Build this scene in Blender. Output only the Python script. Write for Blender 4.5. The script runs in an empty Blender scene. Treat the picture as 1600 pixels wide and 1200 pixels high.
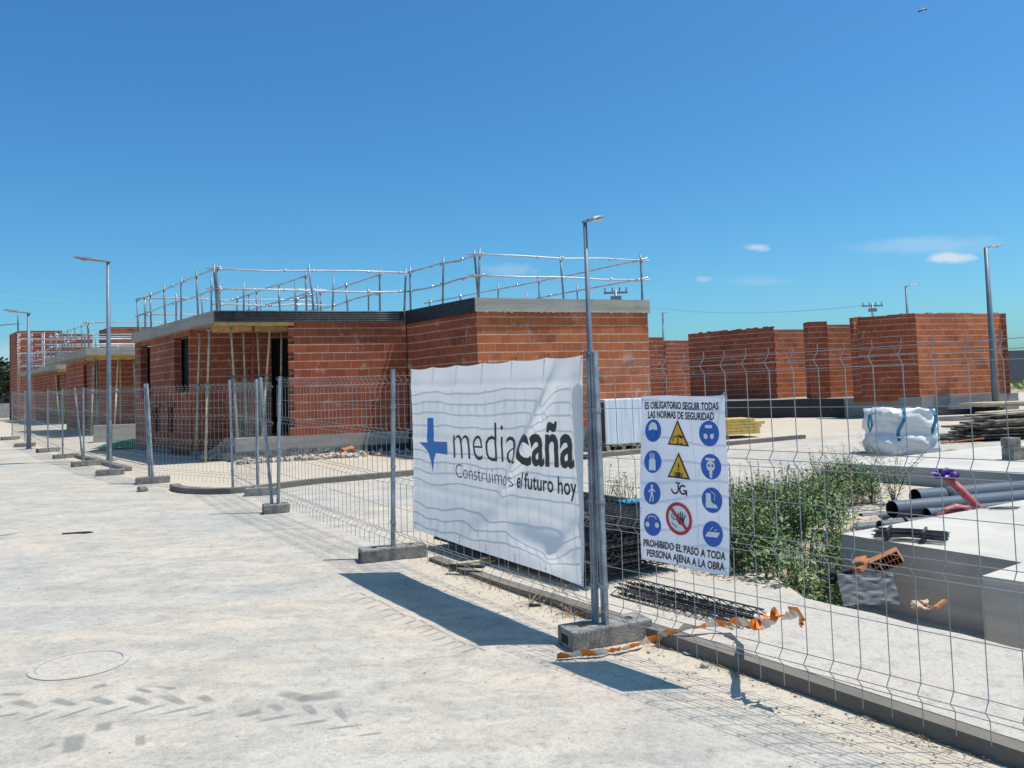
import bpy, bmesh, math, random
from mathutils import Vector, Matrix, noise
rnd = random.Random(7)
SC = bpy.context.scene
COL = SC.collection
V = Vector
# ------------------------------------------------------------------ camera model (metres, z up, eye at 1.7 m)
F_ = 1250.; PT = math.atan(.051); RL = .033; CY = 613 - F_ * .051; H = 1.7
cp, sp, cr, sr = math.cos(PT), math.sin(PT), math.cos(RL), math.sin(RL)
FW = V((0, cp, sp)); U0 = V((0, -sp, cp)); R0 = V((1, 0, 0))
RT = R0 * cr - U0 * sr; UP = R0 * sr + U0 * cr
EYE = V((0, 0, H))
def ray(px, py): return FW + RT * ((px - 800) / F_) + UP * ((CY - py) / F_)
def at(px, py, z):
    d = ray(px, py); return EYE + d * ((z - H) / d.z)
def atY(px, py, Y):
    d = ray(px, py); return EYE + d * (Y / d.y)
def gz(x, y): return .017 * max(0, y - 7)
def gp(px, py, dz=0):
    z = 0
    for _ in range(60):
        q = at(px, py, z + dz); z = .5 * z + .5 * gz(q.x, q.y)
    return V((q.x, q.y, z + dz))
def xat(px, Y, z):          # the point at depth Y and height z seen at column px
    lo, hi = -80., 80.
    for _ in range(50):
        m = (lo + hi) / 2; v = V((m, Y, z)) - EYE
        if 800 + F_ * v.dot(RT) / v.dot(FW) < px: lo = m
        else: hi = m
    return V((lo, Y, z))
cam = bpy.data.objects.new('camera', bpy.data.cameras.new('camera')); COL.objects.link(cam)
cam.data.sensor_width = 36; cam.data.lens = F_ / 1600 * 36
cam.data.shift_y = (CY - 600) / 1600.
cam.data.clip_end = 6000; cam.data.clip_start = .05
cam.matrix_world = Matrix.Translation(EYE) @ Matrix((RT, UP, -FW)).transposed().to_4x4()
SC.camera = cam

# ------------------------------------------------------------------ materials
def newmat(name):
    m = bpy.data.materials.new(name); m.use_nodes = True
    nt = m.node_tree; b = nt.nodes['Principled BSDF']
    return m, nt, b
def N(nt, t, **k):
    n = nt.nodes.new(t)
    for a, v in k.items():
        if a in n.inputs.keys(): n.inputs[a].default_value = v
        else: setattr(n, a, v)
    return n
def L(nt, a, b): nt.links.new(a, b)
def c4(c): return (c[0], c[1], c[2], 1)
def ramp(nt, fac, stops):
    r = nt.nodes.new('ShaderNodeValToRGB'); e = r.color_ramp.elements
    while len(e) < len(stops): e.new(.5)
    for i, (p, c) in enumerate(stops): e[i].position = p; e[i].color = c4(c) if len(c) == 3 else c
    L(nt, fac, r.inputs[0]); return r.outputs[0]
def mixc(nt, fac, a, b, mode='MIX'):
    n = nt.nodes.new('ShaderNodeMix'); n.data_type = 'RGBA'; n.blend_type = mode
    for i, v in ((0, fac), (6, a), (7, b)):
        if hasattr(v, 'links'): L(nt, v, n.inputs[i])
        else: n.inputs[i].default_value = v if i == 0 else c4(v)
    return n.outputs[2]
def coord(nt, kind='Object', scale=(1, 1, 1)):
    t = nt.nodes.new('ShaderNodeTexCoord'); m = nt.nodes.new('ShaderNodeMapping'); m.inputs['Scale'].default_value = scale
    L(nt, t.outputs[kind], m.inputs[0]); return m.outputs[0]
def world_co(nt, scale=(1, 1, 1)):
    t = nt.nodes.new('ShaderNodeNewGeometry'); m = nt.nodes.new('ShaderNodeMapping'); m.inputs['Scale'].default_value = scale
    L(nt, t.outputs['Position'], m.inputs[0]); return m.outputs[0]
def noi(nt, co, scale, detail=4, rough=.55, dist=0):
    n = N(nt, 'ShaderNodeTexNoise', Scale=scale, Detail=detail, Roughness=rough, Distortion=dist); L(nt, co, n.inputs['Vector']); return n.outputs['Fac']
def math_(nt, op, a, b=None, c=None, clamp=False):
    n = nt.nodes.new('ShaderNodeMath'); n.operation = op; n.use_clamp = clamp
    for i, v in enumerate((a, b, c)):
        if v is None: continue
        if hasattr(v, 'links'): L(nt, v, n.inputs[i])
        else: n.inputs[i].default_value = v
    return n.outputs[0]
def bump(nt, b, h, strength=.3, dist=.02):
    n = N(nt, 'ShaderNodeBump', Strength=strength, Distance=dist); L(nt, h, n.inputs['Height']); L(nt, n.outputs[0], b.inputs['Normal'])
def simple(name, c, rough=.6, metal=0, var=.12, scale=6, bmp=0, spec=.5, c2=None):
    m, nt, b = newmat(name); co = world_co(nt) if False else coord(nt)
    f = noi(nt, co, scale, 5, .6)
    d = c2 if c2 else tuple(x * (1 - var * 2) for x in c)
    e = tuple(min(1, x * (1 + var)) for x in c)
    L(nt, ramp(nt, f, [(.3, d), (.7, e)]), b.inputs['Base Color'])
    b.inputs['Roughness'].default_value = rough; b.inputs['Metallic'].default_value = metal
    b.inputs['Specular IOR Level'].default_value = spec
    if bmp: bump(nt, b, noi(nt, co, scale * 6, 5), bmp, .01)
    return m
M = {}
M['galv'] = simple('galvanised_steel', (.30, .34, .38), .55, .35, .22, 7)
M['wire'] = simple('fence_wire', (.36, .37, .38), .5, .55, .15, 3)
M['rail'] = simple('scaffold_tube', (.55, .57, .60), .3, .8, .2, 5)
M['railw'] = simple('pale_tube', (.52, .54, .56), .45, .2, .12, 5)
M['rpost'] = simple('dark_tube', (.20, .24, .29), .5, .3, .2, 5)
M['redw'] = simple('reddish_board', (.45, .16, .12), .6, 0, .2, 5)
M['lampm'] = simple('lamp_paint', (.15, .19, .24), .5, .15, .1, 5)
M['lens'] = simple('lamp_glass', (.5, .52, .52), .2, 0, .05, 5)
M['block'] = simple('block_concrete', (.25, .235, .21), .95, 0, .3, 9, .6)
M['slab'] = simple('slab_concrete', (.42, .40, .37), .9, 0, .12, 3, .3)
M['blackfilm'] = simple('black_bitumen', (.018, .019, .024), .55, 0, .4, 8, .5)
M['ribs'] = simple('membrane', (.05, .055, .065), .42, 0, .3, 8)
M['ply'] = simple('yellow_formwork', (.62, .36, .07), .6, 0, .2, 6)
M['beam'] = simple('timber_beam', (.50, .36, .18), .7, 0, .25, 5)
M['yel'] = simple('yellow_timber', (.66, .43, .11), .55, 0, .15, 7)
M['propc'] = simple('prop_cream', (.42, .42, .30), .6, 0, .3, 12, c2=(.24, .22, .13))
M['propg'] = simple('prop_green', (.20, .32, .22), .6, 0, .3, 9)
M['propr'] = simple('prop_red', (.22, .06, .04), .7, 0, .3, 9)
M['pvc'] = simple('grey_pvc', (.10, .12, .14), .42, 0, .06, 3)
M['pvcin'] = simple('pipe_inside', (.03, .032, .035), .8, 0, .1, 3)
M['duct'] = simple('pink_duct', (.50, .12, .12), .45, 0, .2, 9)
M['purple'] = simple('purple_tape', (.13, .04, .32), .35, 0, .3, 14)
M['oldwood'] = simple('weathered_wood', (.24, .19, .14), .85, 0, .5, 4, .4)
M['darkwood'] = simple('dark_wood', (.055, .045, .04), .85, 0, .4, 5, .4)
M['palewood'] = simple('pale_wood', (.46, .38, .26), .8, 0, .2, 6)
M['rebar'] = simple('rebar', (.085, .085, .09), .6, .5, .35, 9)
M['rust'] = simple('rusty_steel', (.16, .09, .06), .75, .3, .4, 12)
M['brickpiece'] = simple('brick_clay', (.48, .18, .07), .85, 0, .2, 14, .3)
M['greyblock'] = simple('grey_pack_block', (.23, .20, .19), .9, 0, .3, 5, .4)
M['redpack'] = simple('red_pack', (.28, .09, .06), .8, 0, .25, 6)
M['rubble'] = simple('rubble', (.42, .22, .14), .95, 0, .4, 12, .5, c2=(.4, .37, .33))
M['leaf'] = simple('leaf_green', (.11, .22, .045), .6, 0, .45, 1.6, c2=(.04, .085, .022))
M['leafy'] = simple('leaf_yellow_green', (.19, .23, .07), .6, 0, .35, 2.5)
M['leafd'] = simple('leaf_dark', (.035, .055, .028), .65, 0, .35, 2)
M['seed'] = simple('seed_heads', (.10, .085, .055), .8, 0, .3, 9)
M['dry'] = simple('dry_stem', (.28, .21, .12), .8, 0, .25, 9)
M['pine'] = simple('pine_needles', (.028, .05, .022), .7, 0, .5, .6, c2=(.012, .025, .012))
M['bark'] = simple('bark', (.12, .09, .07), .9, 0, .3, 5, .4)
M['black'] = simple('print_black', (.022, .022, .026), .5, 0, .1, 3)
M['pblue'] = simple('print_blue', (.008, .11, .50), .4, 0, .06, 3)
M['pyel'] = simple('print_yellow', (.80, .42, .02), .45, 0, .05, 3)
M['pred'] = simple('print_red', (.50, .02, .035), .45, 0, .05, 3)
M['logo'] = simple('logo_blue', (.012, .17, .55), .5, 0, .05, 3)
M['pwhite'] = simple('print_white', (.74, .77, .84), .45, 0, .03, 3)
M['strap'] = simple('blue_strap', (.02, .22, .36), .6, 0, .2, 9)
M['dark'] = simple('shade_black', (.02, .02, .022), .9, 0, .1, 3)  # black of rope and film, and shade painted in openings and recesses
M['farwall'] = simple('far_wall', (.09, .10, .12), .8, 0, .1, 1)
M['stone'] = simple('stone', (.42, .39, .34), .9, 0, .25, 9, .4)
M['insect'] = simple('insect_body', (.04, .015, .015), .5, 0, .2, 9)
M['pack'] = simple('white_pack_film', (.66, .70, .76), .3, 0, .06, 3)
M['net'] = simple('green_net', (.03, .17, .10), .8, 0, .3, 9)

def cloth(name, col, trans, bumpy=.25, rough=.55):
    m, nt, b = newmat(name); co = coord(nt)
    f = noi(nt, co, 2.2, 5, .6)
    L(nt, ramp(nt, f, [(.3, tuple(x * .93 for x in col)), (.7, col)]), b.inputs['Base Color'])
    b.inputs['Roughness'].default_value = rough
    tr = N(nt, 'ShaderNodeBsdfTranslucent'); tr.inputs['Color'].default_value = c4(tuple(x * .95 for x in col))
    mx = N(nt, 'ShaderNodeMixShader'); mx.inputs[0].default_value = trans
    L(nt, b.outputs[0], mx.inputs[1]); L(nt, tr.outputs[0], mx.inputs[2])
    L(nt, mx.outputs[0], nt.nodes['Material Output'].inputs[0])
    bump(nt, b, noi(nt, co, 5, 4, .5, 1.), bumpy, .02)
    return m
M['banner'] = cloth('banner_cloth', (.88, .86, .84), .45)
M['poster'] = cloth('poster_plastic', (.80, .82, .90), .30, .1, .4)
M['bag'] = cloth('woven_bag', (.84, .84, .84), .2, .5, .35)
M['film'] = cloth('plastic_film', (.55, .6, .62), .4, .4, .2)
# packing film with vertical folds
m, nt, b = newmat('ribbed_film'); co = coord(nt, 'Object', (14, 14, .6)); f = noi(nt, co, 1., 3, .5, .6)
L(nt, ramp(nt, f, [(.3, (.50, .56, .64)), (.7, (.74, .78, .84))]), b.inputs['Base Color']); b.inputs['Roughness'].default_value = .3
bump(nt, b, f, .7, .03); M['xps'] = m

def brickmat(name, cA, cB, mort=(.47, .33, .27)):
    m, nt, b = newmat(name)
    t = nt.nodes.new('ShaderNodeTexCoord').outputs['UV']
    wob = nt.nodes.new('ShaderNodeTexNoise'); wob.inputs['Scale'].default_value = 1.1; wob.inputs['Detail'].default_value = 3; L(nt, t, wob.inputs['Vector'])
    va = nt.nodes.new('ShaderNodeVectorMath'); va.operation = 'MULTIPLY_ADD'; L(nt, wob.outputs['Color'], va.inputs[0]); va.inputs[1].default_value = (.05, .03, 0); L(nt, t, va.inputs[2])
    uv = va.outputs[0]
    bt = N(nt, 'ShaderNodeTexBrick', Scale=1.); bt.offset = .5
    for k, v in (('Brick Width', .29), ('Row Height', .21), ('Mortar Size', .006), ('Mortar Smooth', .3), ('Bias', 0.)): bt.inputs[k].default_value = v
    bt.inputs['Color1'].default_value = (0, 0, 0, 1); bt.inputs['Color2'].default_value = (1, 1, 1, 1); bt.inputs['Mortar'].default_value = (.5, .5, .5, 1)
    L(nt, uv, bt.inputs['Vector'])
    sep = nt.nodes.new('ShaderNodeSeparateXYZ'); L(nt, uv, sep.inputs[0])
    fr = math_(nt, 'FRACT', math_(nt, 'DIVIDE', sep.outputs[1], .21))
    dist = math_(nt, 'ABSOLUTE', math_(nt, 'SUBTRACT', fr, .5))
    n1 = noi(nt, t, 4, 5, .75)
    hline = math_(nt, 'GREATER_THAN', dist, math_(nt, 'MULTIPLY_ADD', n1, -.17, .525))
    cA = ramp(nt, bt.outputs['Color'], [(0, cA), (.5, tuple(a * .6 + b_ * .4 for a, b_ in zip(cA, cB))), (.9, tuple(a * .35 + b_ * .65 for a, b_ in zip(cA, cB))), (1, cB)])
    n2 = noi(nt, t, 1.1, 5, .65)
    c = mixc(nt, ramp(nt, n2, [(.50, (0, 0, 0)), (.72, (.5, .5, .5))]), cA, (.24, .075, .04))
    # ribbed clay: fine vertical grooves
    sx = math_(nt, 'FRACT', math_(nt, 'DIVIDE', sep.outputs[0], .048))
    gr = math_(nt, 'LESS_THAN', math_(nt, 'ABSOLUTE', math_(nt, 'SUBTRACT', sx, .5)), .13)
    c = mixc(nt, math_(nt, 'MULTIPLY', gr, .35), c, (.16, .05, .03))
    c = mixc(nt, math_(nt, 'MULTIPLY', bt.outputs['Fac'], ramp(nt, noi(nt, t, 2.3, 3), [(.35, (.15, .15, .15)), (.65, (.75, .75, .75))])), c, mort)
    c = mixc(nt, math_(nt, 'MULTIPLY', hline, ramp(nt, n2, [(.3, (.95, .95, .95)), (.8, (.45, .45, .45))])), c, mort)
    # mortar smears
    n3 = noi(nt, t, 1.9, 6, .7)
    c = mixc(nt, ramp(nt, n3, [(.58, (0, 0, 0)), (.68, (.7, .7, .7))]), c, (.48, .36, .29))
    n5 = noi(nt, t, .55, 6, .7); c = mixc(nt, .85, c, ramp(nt, n5, [(.35, (.62, .56, .54)), (.5, (1, 1, 1)), (.68, (1.18, 1.12, 1.05))]), 'MULTIPLY')
    L(nt, c, b.inputs['Base Color']); b.inputs['Roughness'].default_value = .9
    h = math_(nt, 'SUBTRACT', math_(nt, 'MULTIPLY', noi(nt, t, 18, 3), .5), math_(nt, 'MULTIPLY', bt.outputs['Fac'], .8))
    bump(nt, b, math_(nt, 'SUBTRACT', h, math_(nt, 'MULTIPLY', gr, .35)), .6, .012)
    return m
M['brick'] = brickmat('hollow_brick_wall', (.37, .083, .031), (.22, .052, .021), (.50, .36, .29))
M['brick_lit'] = brickmat('hollow_brick_wall_lit', (.57, .160, .053), (.33, .088, .031), (.58, .43, .34))  # lighter copy of the same brick for sunlit faces; sunlight put into the colour

def conc(name, base, dark, board=True):
    m, nt, b = newmat(name); co = coord(nt, 'Object', (.5, .5, 7) if board else (1, 1, 1)); co2 = coord(nt)
    f = noi(nt, co, 1.2, 5, .6); g = noi(nt, co2, 1.3, 6, .65)
    c = mixc(nt, ramp(nt, f, [(.3, (0, 0, 0)), (.75, (.7, .7, .7))]), base, dark)
    c = mixc(nt, ramp(nt, g, [(.5, (0, 0, 0)), (.8, (.5, .5, .5))]), c, tuple(x * .6 for x in dark))
    L(nt, c, b.inputs['Base Color']); b.inputs['Roughness'].default_value = .92
    bump(nt, b, math_(nt, 'ADD', f, noi(nt, co2, 30, 4)), .45, .01); return m
M['conc'] = conc('board_marked_concrete', (.42, .385, .33), (.19, .18, .165))
M['concd'] = conc('grey_concrete', (.30, .29, .27), (.18, .18, .175))
M['kerb'] = conc('kerb_concrete', (.19, .165, .135), (.10, .088, .075), False)
M['slabtop'] = conc('pale_slab', (.52, .485, .425), (.37, .345, .30), False)
M['slabside'] = conc('board_formed_side', (.46, .44, .40), (.25, .245, .23))

def groundmat(name, kind):
    m, nt, b = newmat(name); co = world_co(nt); cs = world_co(nt, (1, 1.9, 1))
    sand = (.56, .475, .375); pale = (.47, .455, .42); grey = (.34, .345, .335)
    big = noi(nt, cs, .33, 6, .62, .4); mid = noi(nt, cs, 1.3, 6, .65, .3); fine = noi(nt, co, 9, 6, .7); grit = noi(nt, co, 70, 3, .7)
    if kind == 'road':
        c = mixc(nt, ramp(nt, big, [(.38, (0, 0, 0)), (.58, (1, 1, 1))]), (.40, .385, .345), (.50, .43, .35))
        c = mixc(nt, ramp(nt, mid, [(.42, (.0, .0, .0)), (.70, (.7, .7, .7))]), c, (.53, .49, .425))
        sw = world_co(nt, (1.0, 1.9, 1)); s2 = noi(nt, sw, 1.7, 8, .72, .6)
        c = mixc(nt, ramp(nt, s2, [(.40, (.55, .55, .55)), (.56, (0, 0, 0))]), c, (.30, .29, .265))
    elif kind == 'pave':
        c = mixc(nt, ramp(nt, big, [(.35, (0, 0, 0)), (.65, (1, 1, 1))]), (.45, .415, .365), (.49, .43, .36))
        c = mixc(nt, ramp(nt, mid, [(.5, (0, 0, 0)), (.75, (.6, .6, .6))]), c, (.43, .415, .38))
    else:
        c = mixc(nt, ramp(nt, big, [(.35, (0, 0, 0)), (.65, (1, 1, 1))]), (.49, .42, .33), (.52, .455, .37))
        c = mixc(nt, ramp(nt, mid, [(.5, (0, 0, 0)), (.72, (.6, .6, .6))]), c, (.46, .375, .29))
    c = mixc(nt, .9, c, ramp(nt, fine, [(.25, (.66, .66, .67)), (.5, (1, 1, 1)), (.75, (1.0, .98, .95))]), 'MULTIPLY')
    c = mixc(nt, .9, c, ramp(nt, grit, [(.26, (.66, .65, .64)), (.50, (1, 1, 1))]), 'MULTIPLY')
    mg = noi(nt, co, 28, 5, .75); c = mixc(nt, .8, c, ramp(nt, mg, [(.30, (.72, .71, .70)), (.52, (1, 1, 1))]), 'MULTIPLY')
    sp_ = N(nt, 'ShaderNodeTexVoronoi', Scale=5.5); L(nt, co, sp_.inputs['Vector'])
    c = mixc(nt, math_(nt, 'MULTIPLY', math_(nt, 'LESS_THAN', sp_.outputs['Distance'], .05), .5), c, (.17, .15, .13))
    L(nt, c, b.inputs['Base Color']); b.inputs['Roughness'].default_value = .95; b.inputs['Specular IOR Level'].default_value = .2
    h = math_(nt, 'MULTIPLY_ADD', grit, .35, fine) if kind != 'pave' else math_(nt, 'MULTIPLY_ADD', grit, .4, math_(nt, 'MULTIPLY', fine, .4))
    bump(nt, b, h, .5 if kind == 'dirt' else .28, .02); return m
M['road'] = groundmat('dusty_concrete_road', 'road'); M['pave'] = groundmat('poured_pavement', 'pave'); M['dirt'] = groundmat('sandy_dirt', 'dirt')
# grey tyre marks, soft edges from their own mesh uv
m, nt, b = newmat('tyre_mark'); uv = nt.nodes.new('ShaderNodeTexCoord').outputs['UV']
se = nt.nodes.new('ShaderNodeSeparateXYZ'); L(nt, uv, se.inputs[0])
def edge(s): return math_(nt, 'MULTIPLY', math_(nt, 'SUBTRACT', .5, math_(nt, 'ABSOLUTE', math_(nt, 'SUBTRACT', s, .5))), 4.5, clamp=True)
a_ = math_(nt, 'MULTIPLY', edge(se.outputs[0]), edge(se.outputs[1]))
a_ = math_(nt, 'MULTIPLY', a_, ramp(nt, noi(nt, world_co(nt), 7, 5, .7), [(.30, (.15, .15, .15)), (.62, (.85, .85, .85))]))
b.inputs['Base Color'].default_value = (.24, .24, .23, 1); b.inputs['Roughness'].default_value = .95
L(nt, math_(nt, 'MULTIPLY', a_, .68), b.inputs['Alpha']); M['tyre'] = m
# striped tape
m, nt, b = newmat('warning_tape'); uv = nt.nodes.new('ShaderNodeTexCoord').outputs['UV']; se = nt.nodes.new('ShaderNodeSeparateXYZ'); L(nt, uv, se.inputs[0])
fr = math_(nt, 'FRACT', math_(nt, 'MULTIPLY_ADD', se.outputs[1], .9, math_(nt, 'DIVIDE', se.outputs[0], .17)))
L(nt, mixc(nt, math_(nt, 'GREATER_THAN', fr, .52), (.80, .24, .03), (.74, .68, .60)), b.inputs['Base Color']); b.inputs['Roughness'].default_value = .35; M['tape'] = m

# ------------------------------------------------------------------ mesh building
class MB:
    def __init__(s): s.v = []; s.f = []; s.uv = []; s.mi = []; s.m = 0
    def face(s, pts, uv=None):
        i = len(s.v); s.v += [tuple(p) for p in pts]; s.f.append(tuple(range(i, i + len(pts)))); s.uv.append(uv); s.mi.append(s.m)
    def box(s, o, a, b, c):           # corner o and three edge vectors
        o, a, b, c = V(o), V(a), V(b), V(c)
        if a.cross(b).dot(c) < 0: a, b = b, a
        P = [o, o + a, o + a + b, o + b, o + c, o + a + c, o + a + b + c, o + b + c]
        la, lb, lc = a.length, b.length, c.length; i = len(s.v); s.v += [tuple(p) for p in P]
        for q, (u, w) in (((3, 2, 1, 0), (la, lb)), ((4, 5, 6, 7), (la, lb)), ((0, 1, 5, 4), (la, lc)), ((2, 3, 7, 6), (la, lc)), ((1, 2, 6, 5), (lb, lc)), ((3, 0, 4, 7), (lb, lc))):
            s.f.append(tuple(i + k for k in q)); s.uv.append([(0, 0), (u, 0), (u, w), (0, w)]); s.mi.append(s.m)
    def cbox(s, c, sx, sy, sz, ang=0, tilt=None):
        ca, sa = math.cos(ang), math.sin(ang); A = V((ca, sa, 0)); B = V((-sa, ca, 0)); Z = V((0, 0, 1))
        if tilt: R_ = Matrix.Rotation(tilt[1], 3, tilt[0]); A = R_ @ A; B = R_ @ B; Z = R_ @ Z
        c = V(c); s.box(c - A * sx / 2 - B * sy / 2, A * sx, B * sy, Z * sz)
    def path(s, pts, r, n=6, closed=False, cap=True):
        pts = [V(p) for p in pts]; k = len(pts); rr = r if isinstance(r, (list, tuple)) else [r] * k; base = len(s.v); pu = None
        for i, p in enumerate(pts):
            t = (pts[(i + 1) % k] - pts[i - 1]) if closed else (pts[min(i + 1, k - 1)] - pts[max(i - 1, 0)])
            if t.length < 1e-9: t = V((0, 0, 1))
            t.normalize()
            if pu is None: pu = t.orthogonal().normalized() if abs(t.z) > .9 else t.cross(V((0, 0, 1))).normalized()
            else:
                pu = pu - t * pu.dot(t)
                pu = pu.normalized() if pu.length > 1e-6 else t.orthogonal().normalized()
            w = t.cross(pu)
            for j in range(n):
                a = 2 * math.pi * (j + .5) / n; s.v.append(tuple(p + pu * math.cos(a) * rr[i] + w * math.sin(a) * rr[i]))
        for i in range(k if closed else k - 1):
            i2 = (i + 1) % k
            for j in range(n):
                j2 = (j + 1) % n; s.f.append((base + i * n + j, base + i * n + j2, base + i2 * n + j2, base + i2 * n + j)); s.uv.append(None); s.mi.append(s.m)
        if cap and not closed:
            s.f.append(tuple(base + j for j in reversed(range(n)))); s.uv.append(None); s.mi.append(s.m)
            s.f.append(tuple(base + (k - 1) * n + j for j in range(n))); s.uv.append(None); s.mi.append(s.m)
    def tube(s, a, b, r, n=8): s.path([a, b], r, n)
    def prism(s, poly, z0, z1):       # vertical extrusion of a ground polygon (z0, z1 numbers or functions)
        g = lambda z, p: z(p) if callable(z) else z
        A = [V((p[0], p[1], g(z0, p))) for p in poly]; B = [V((p[0], p[1], g(z1, p))) for p in poly]
        ar = sum(poly[i][0] * poly[(i + 1) % len(poly)][1] - poly[(i + 1) % len(poly)][0] * poly[i][1] for i in range(len(poly)))
        if ar < 0: A.reverse(); B.reverse()
        n = len(A)
        if n <= 4: s.face(B); s.face(list(reversed(A)))
        else:
            from mathutils.geometry import tessellate_polygon
            for t in tessellate_polygon([[V((p.x, p.y, 0)) for p in A]]):
                up = (A[t[1]] - A[t[0]]).cross(A[t[2]] - A[t[0]]).z
                if abs((A[t[1]].x - A[t[0]].x) * (A[t[2]].y - A[t[0]].y) - (A[t[1]].y - A[t[0]].y) * (A[t[2]].x - A[t[0]].x)) < 1e-9: continue
                tt = list(t) if up > 0 else [t[0], t[2], t[1]]
                s.face([B[i] for i in tt]); s.face([A[i] for i in reversed(tt)])
        for i in range(n):
            j = (i + 1) % n; l = (A[j] - A[i]).length; s.face([A[i], A[j], B[j], B[i]], [(0, A[i].z), (l, A[j].z), (l, B[j].z), (0, B[i].z)])
    def build(s, name, mats, parent=None, smooth=False, bevel=0, org=None):
        me = bpy.data.meshes.new(name)
        o3 = V(org) if org is not None else V((0, 0, 0))
        me.from_pydata([tuple(V(v) - o3) for v in s.v], [], s.f)
        for mm in (mats if isinstance(mats, (list, tuple)) else [mats]): me.materials.append(M[mm] if isinstance(mm, str) else mm)
        if any(u for u in s.uv):
            ul = me.uv_layers.new(name='UVMap'); k = 0
            for fi, f in enumerate(s.f):
                for j in range(len(f)):
                    if s.uv[fi]: ul.data[k].uv = s.uv[fi][j]
                    k += 1
        me.polygons.foreach_set('material_index', s.mi)
        if smooth: me.polygons.foreach_set('use_smooth', [True] * len(s.f))
        me.update()
        o = bpy.data.objects.new(name, me); COL.objects.link(o)
        if org is not None: o.location = org
        if parent is not None: o.parent = parent
        if bevel:
            bm = bmesh.new(); bm.from_mesh(me); bmesh.ops.remove_doubles(bm, verts=bm.verts, dist=1e-5)
            bmesh.ops.bevel(bm, geom=[e for e in bm.edges if len(e.link_faces) == 2 and e.calc_face_angle(0) > .5], offset=bevel, segments=2, affect='EDGES', profile=.6)
            bm.to_mesh(me); bm.free()
        return o
def tag(o, label=None, cat=None, group=None, kind=None):
    if label: o['label'] = label
    if cat: o['category'] = cat
    if group: o['group'] = group
    if kind or cat: o['kind'] = kind or 'thing'
    return o
def empty(name, loc, label, cat, group=None, rz=0):
    o = bpy.data.objects.new(name, None); COL.objects.link(o); o.location = loc; o.rotation_euler.z = rz; o.empty_display_size = .2
    return tag(o, label, cat, group)
def dup(root, loc, rz=0, label=None, group=None, scale=None):
    kids = {}
    for o in COL.objects: kids.setdefault(o.parent, []).append(o) if o.parent else None
    def rec(o, par):
        c = o.copy(); COL.objects.link(c); c.parent = par
        for ch in kids.get(o, []): rec(ch, c)
        return c
    r = rec(root, None); r.location = loc; r.rotation_euler = (0, 0, rz)
    if label: r['label'] = label
    if group: r['group'] = group
    if scale: r.scale = scale
    return r
def nz(x, y, z=0): return noise.noise(V((x, y, z)))

def sheet(name, poly, off, mat, step=.5):
    from mathutils.geometry import tessellate_polygon
    bm = bmesh.new(); vs = [bm.verts.new((p[0], p[1], 0)) for p in poly]
    for t in tessellate_polygon([[V((p[0], p[1], 0)) for p in poly]]):
        if abs((vs[t[1]].co - vs[t[0]].co).cross(vs[t[2]].co - vs[t[0]].co).z) > 1e-9: bm.faces.new([vs[i] for i in t])
    for y in [7.0] :
        bmesh.ops.bisect_plane(bm, geom=bm.verts[:] + bm.edges[:] + bm.faces[:], plane_co=(0, y, 0), plane_no=(0, 1, 0))
    for v in bm.verts: v.co.z = gz(v.co.x, v.co.y) + off
    bm.normal_update(); bmesh.ops.reverse_faces(bm, faces=[f for f in bm.faces if f.normal.z < 0])
    me = bpy.data.meshes.new(name); bm.to_mesh(me); bm.free(); me.materials.append(M[mat]); o = bpy.data.objects.new(name, me); COL.objects.link(o)
    return o
def rough_poly(poly, amp, step, seed=0, skip=()):
    out = []; n = len(poly)
    for i in range(n):
        a = V(poly[i] + (0,)) if len(poly[i]) == 2 else V(poly[i]); b = V(poly[(i + 1) % n] + (0,)) if len(poly[(i + 1) % n]) == 2 else V(poly[(i + 1) % n])
        out.append((a.x, a.y))
        if i in skip: continue
        l = (b - a).length; k = int(l / step); nr = V((-(b - a).y, (b - a).x, 0)).normalized()
        for j in range(1, k):
            q = a + (b - a) * (j / k) + nr * amp * nz(a.x + j * step * 1.3, seed + i * 7.3, 2); out.append((q.x, q.y))
    return out

# ------------------------------------------------------------------ ground, roads, pavement
def unit(x, y): l = math.hypot(x, y); return V((x / l, y / l, 0))
DA = unit(4.41, 1.79); DB = unit(-1.96, 2.48)
KD = unit(-.553, .85)             # kerb direction, away from the camera
K0 = V((2.14, 3.52, 0))           # on the kerb front line
def kl(t): return K0 + KD * t
PIT = [(2.42, 6.25), (2.72, 5.55), (3.0, 4.78), (3.9, 3.0), (6, 0), (14, 0), (14, 14.5), (9.5, 13.8), (6.5, 11.2), (5.0, 10.2), (3.6, 9.0), (2.75, 8.2), (2.3, 7.2)]
def inpoly(x, y, P):
    c = False; j = len(P) - 1
    for i in range(len(P)):
        if (P[i][1] > y) != (P[j][1] > y) and x < (P[j][0] - P[i][0]) * (y - P[i][1]) / (P[j][1] - P[i][1]) + P[i][0]: c = not c
        j = i
    return c
def gpit(x, y): return -.30 if inpoly(x, y, PIT) else 0.
mb = MB()
def gridsheet(x0, x1, y0, y1, st, zf, hole=None):
    nx = int(round((x1 - x0) / st)); ny = int(round((y1 - y0) / st)); b0 = len(mb.v)
    for j in range(ny + 1):
        for i in range(nx + 1):
            x = x0 + i * st; y = y0 + j * st; mb.v.append((x, y, zf(x, y)))
    for j in range(ny):
        for i in range(nx):
            if hole and hole(x0 + (i + .5) * st, y0 + (j + .5) * st): continue
            k = b0 + j * (nx + 1) + i; mb.f.append((k, k + 1, k + nx + 2, k + nx + 1)); mb.uv.append(None); mb.mi.append(0)
gridsheet(0, 16, -1, 17, .25, lambda x, y: gz(x, y) + gpit(x, y) + (.012 * nz(x * 1.5, y * 1.5) if inpoly(x, y, PIT) else 0))
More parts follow.
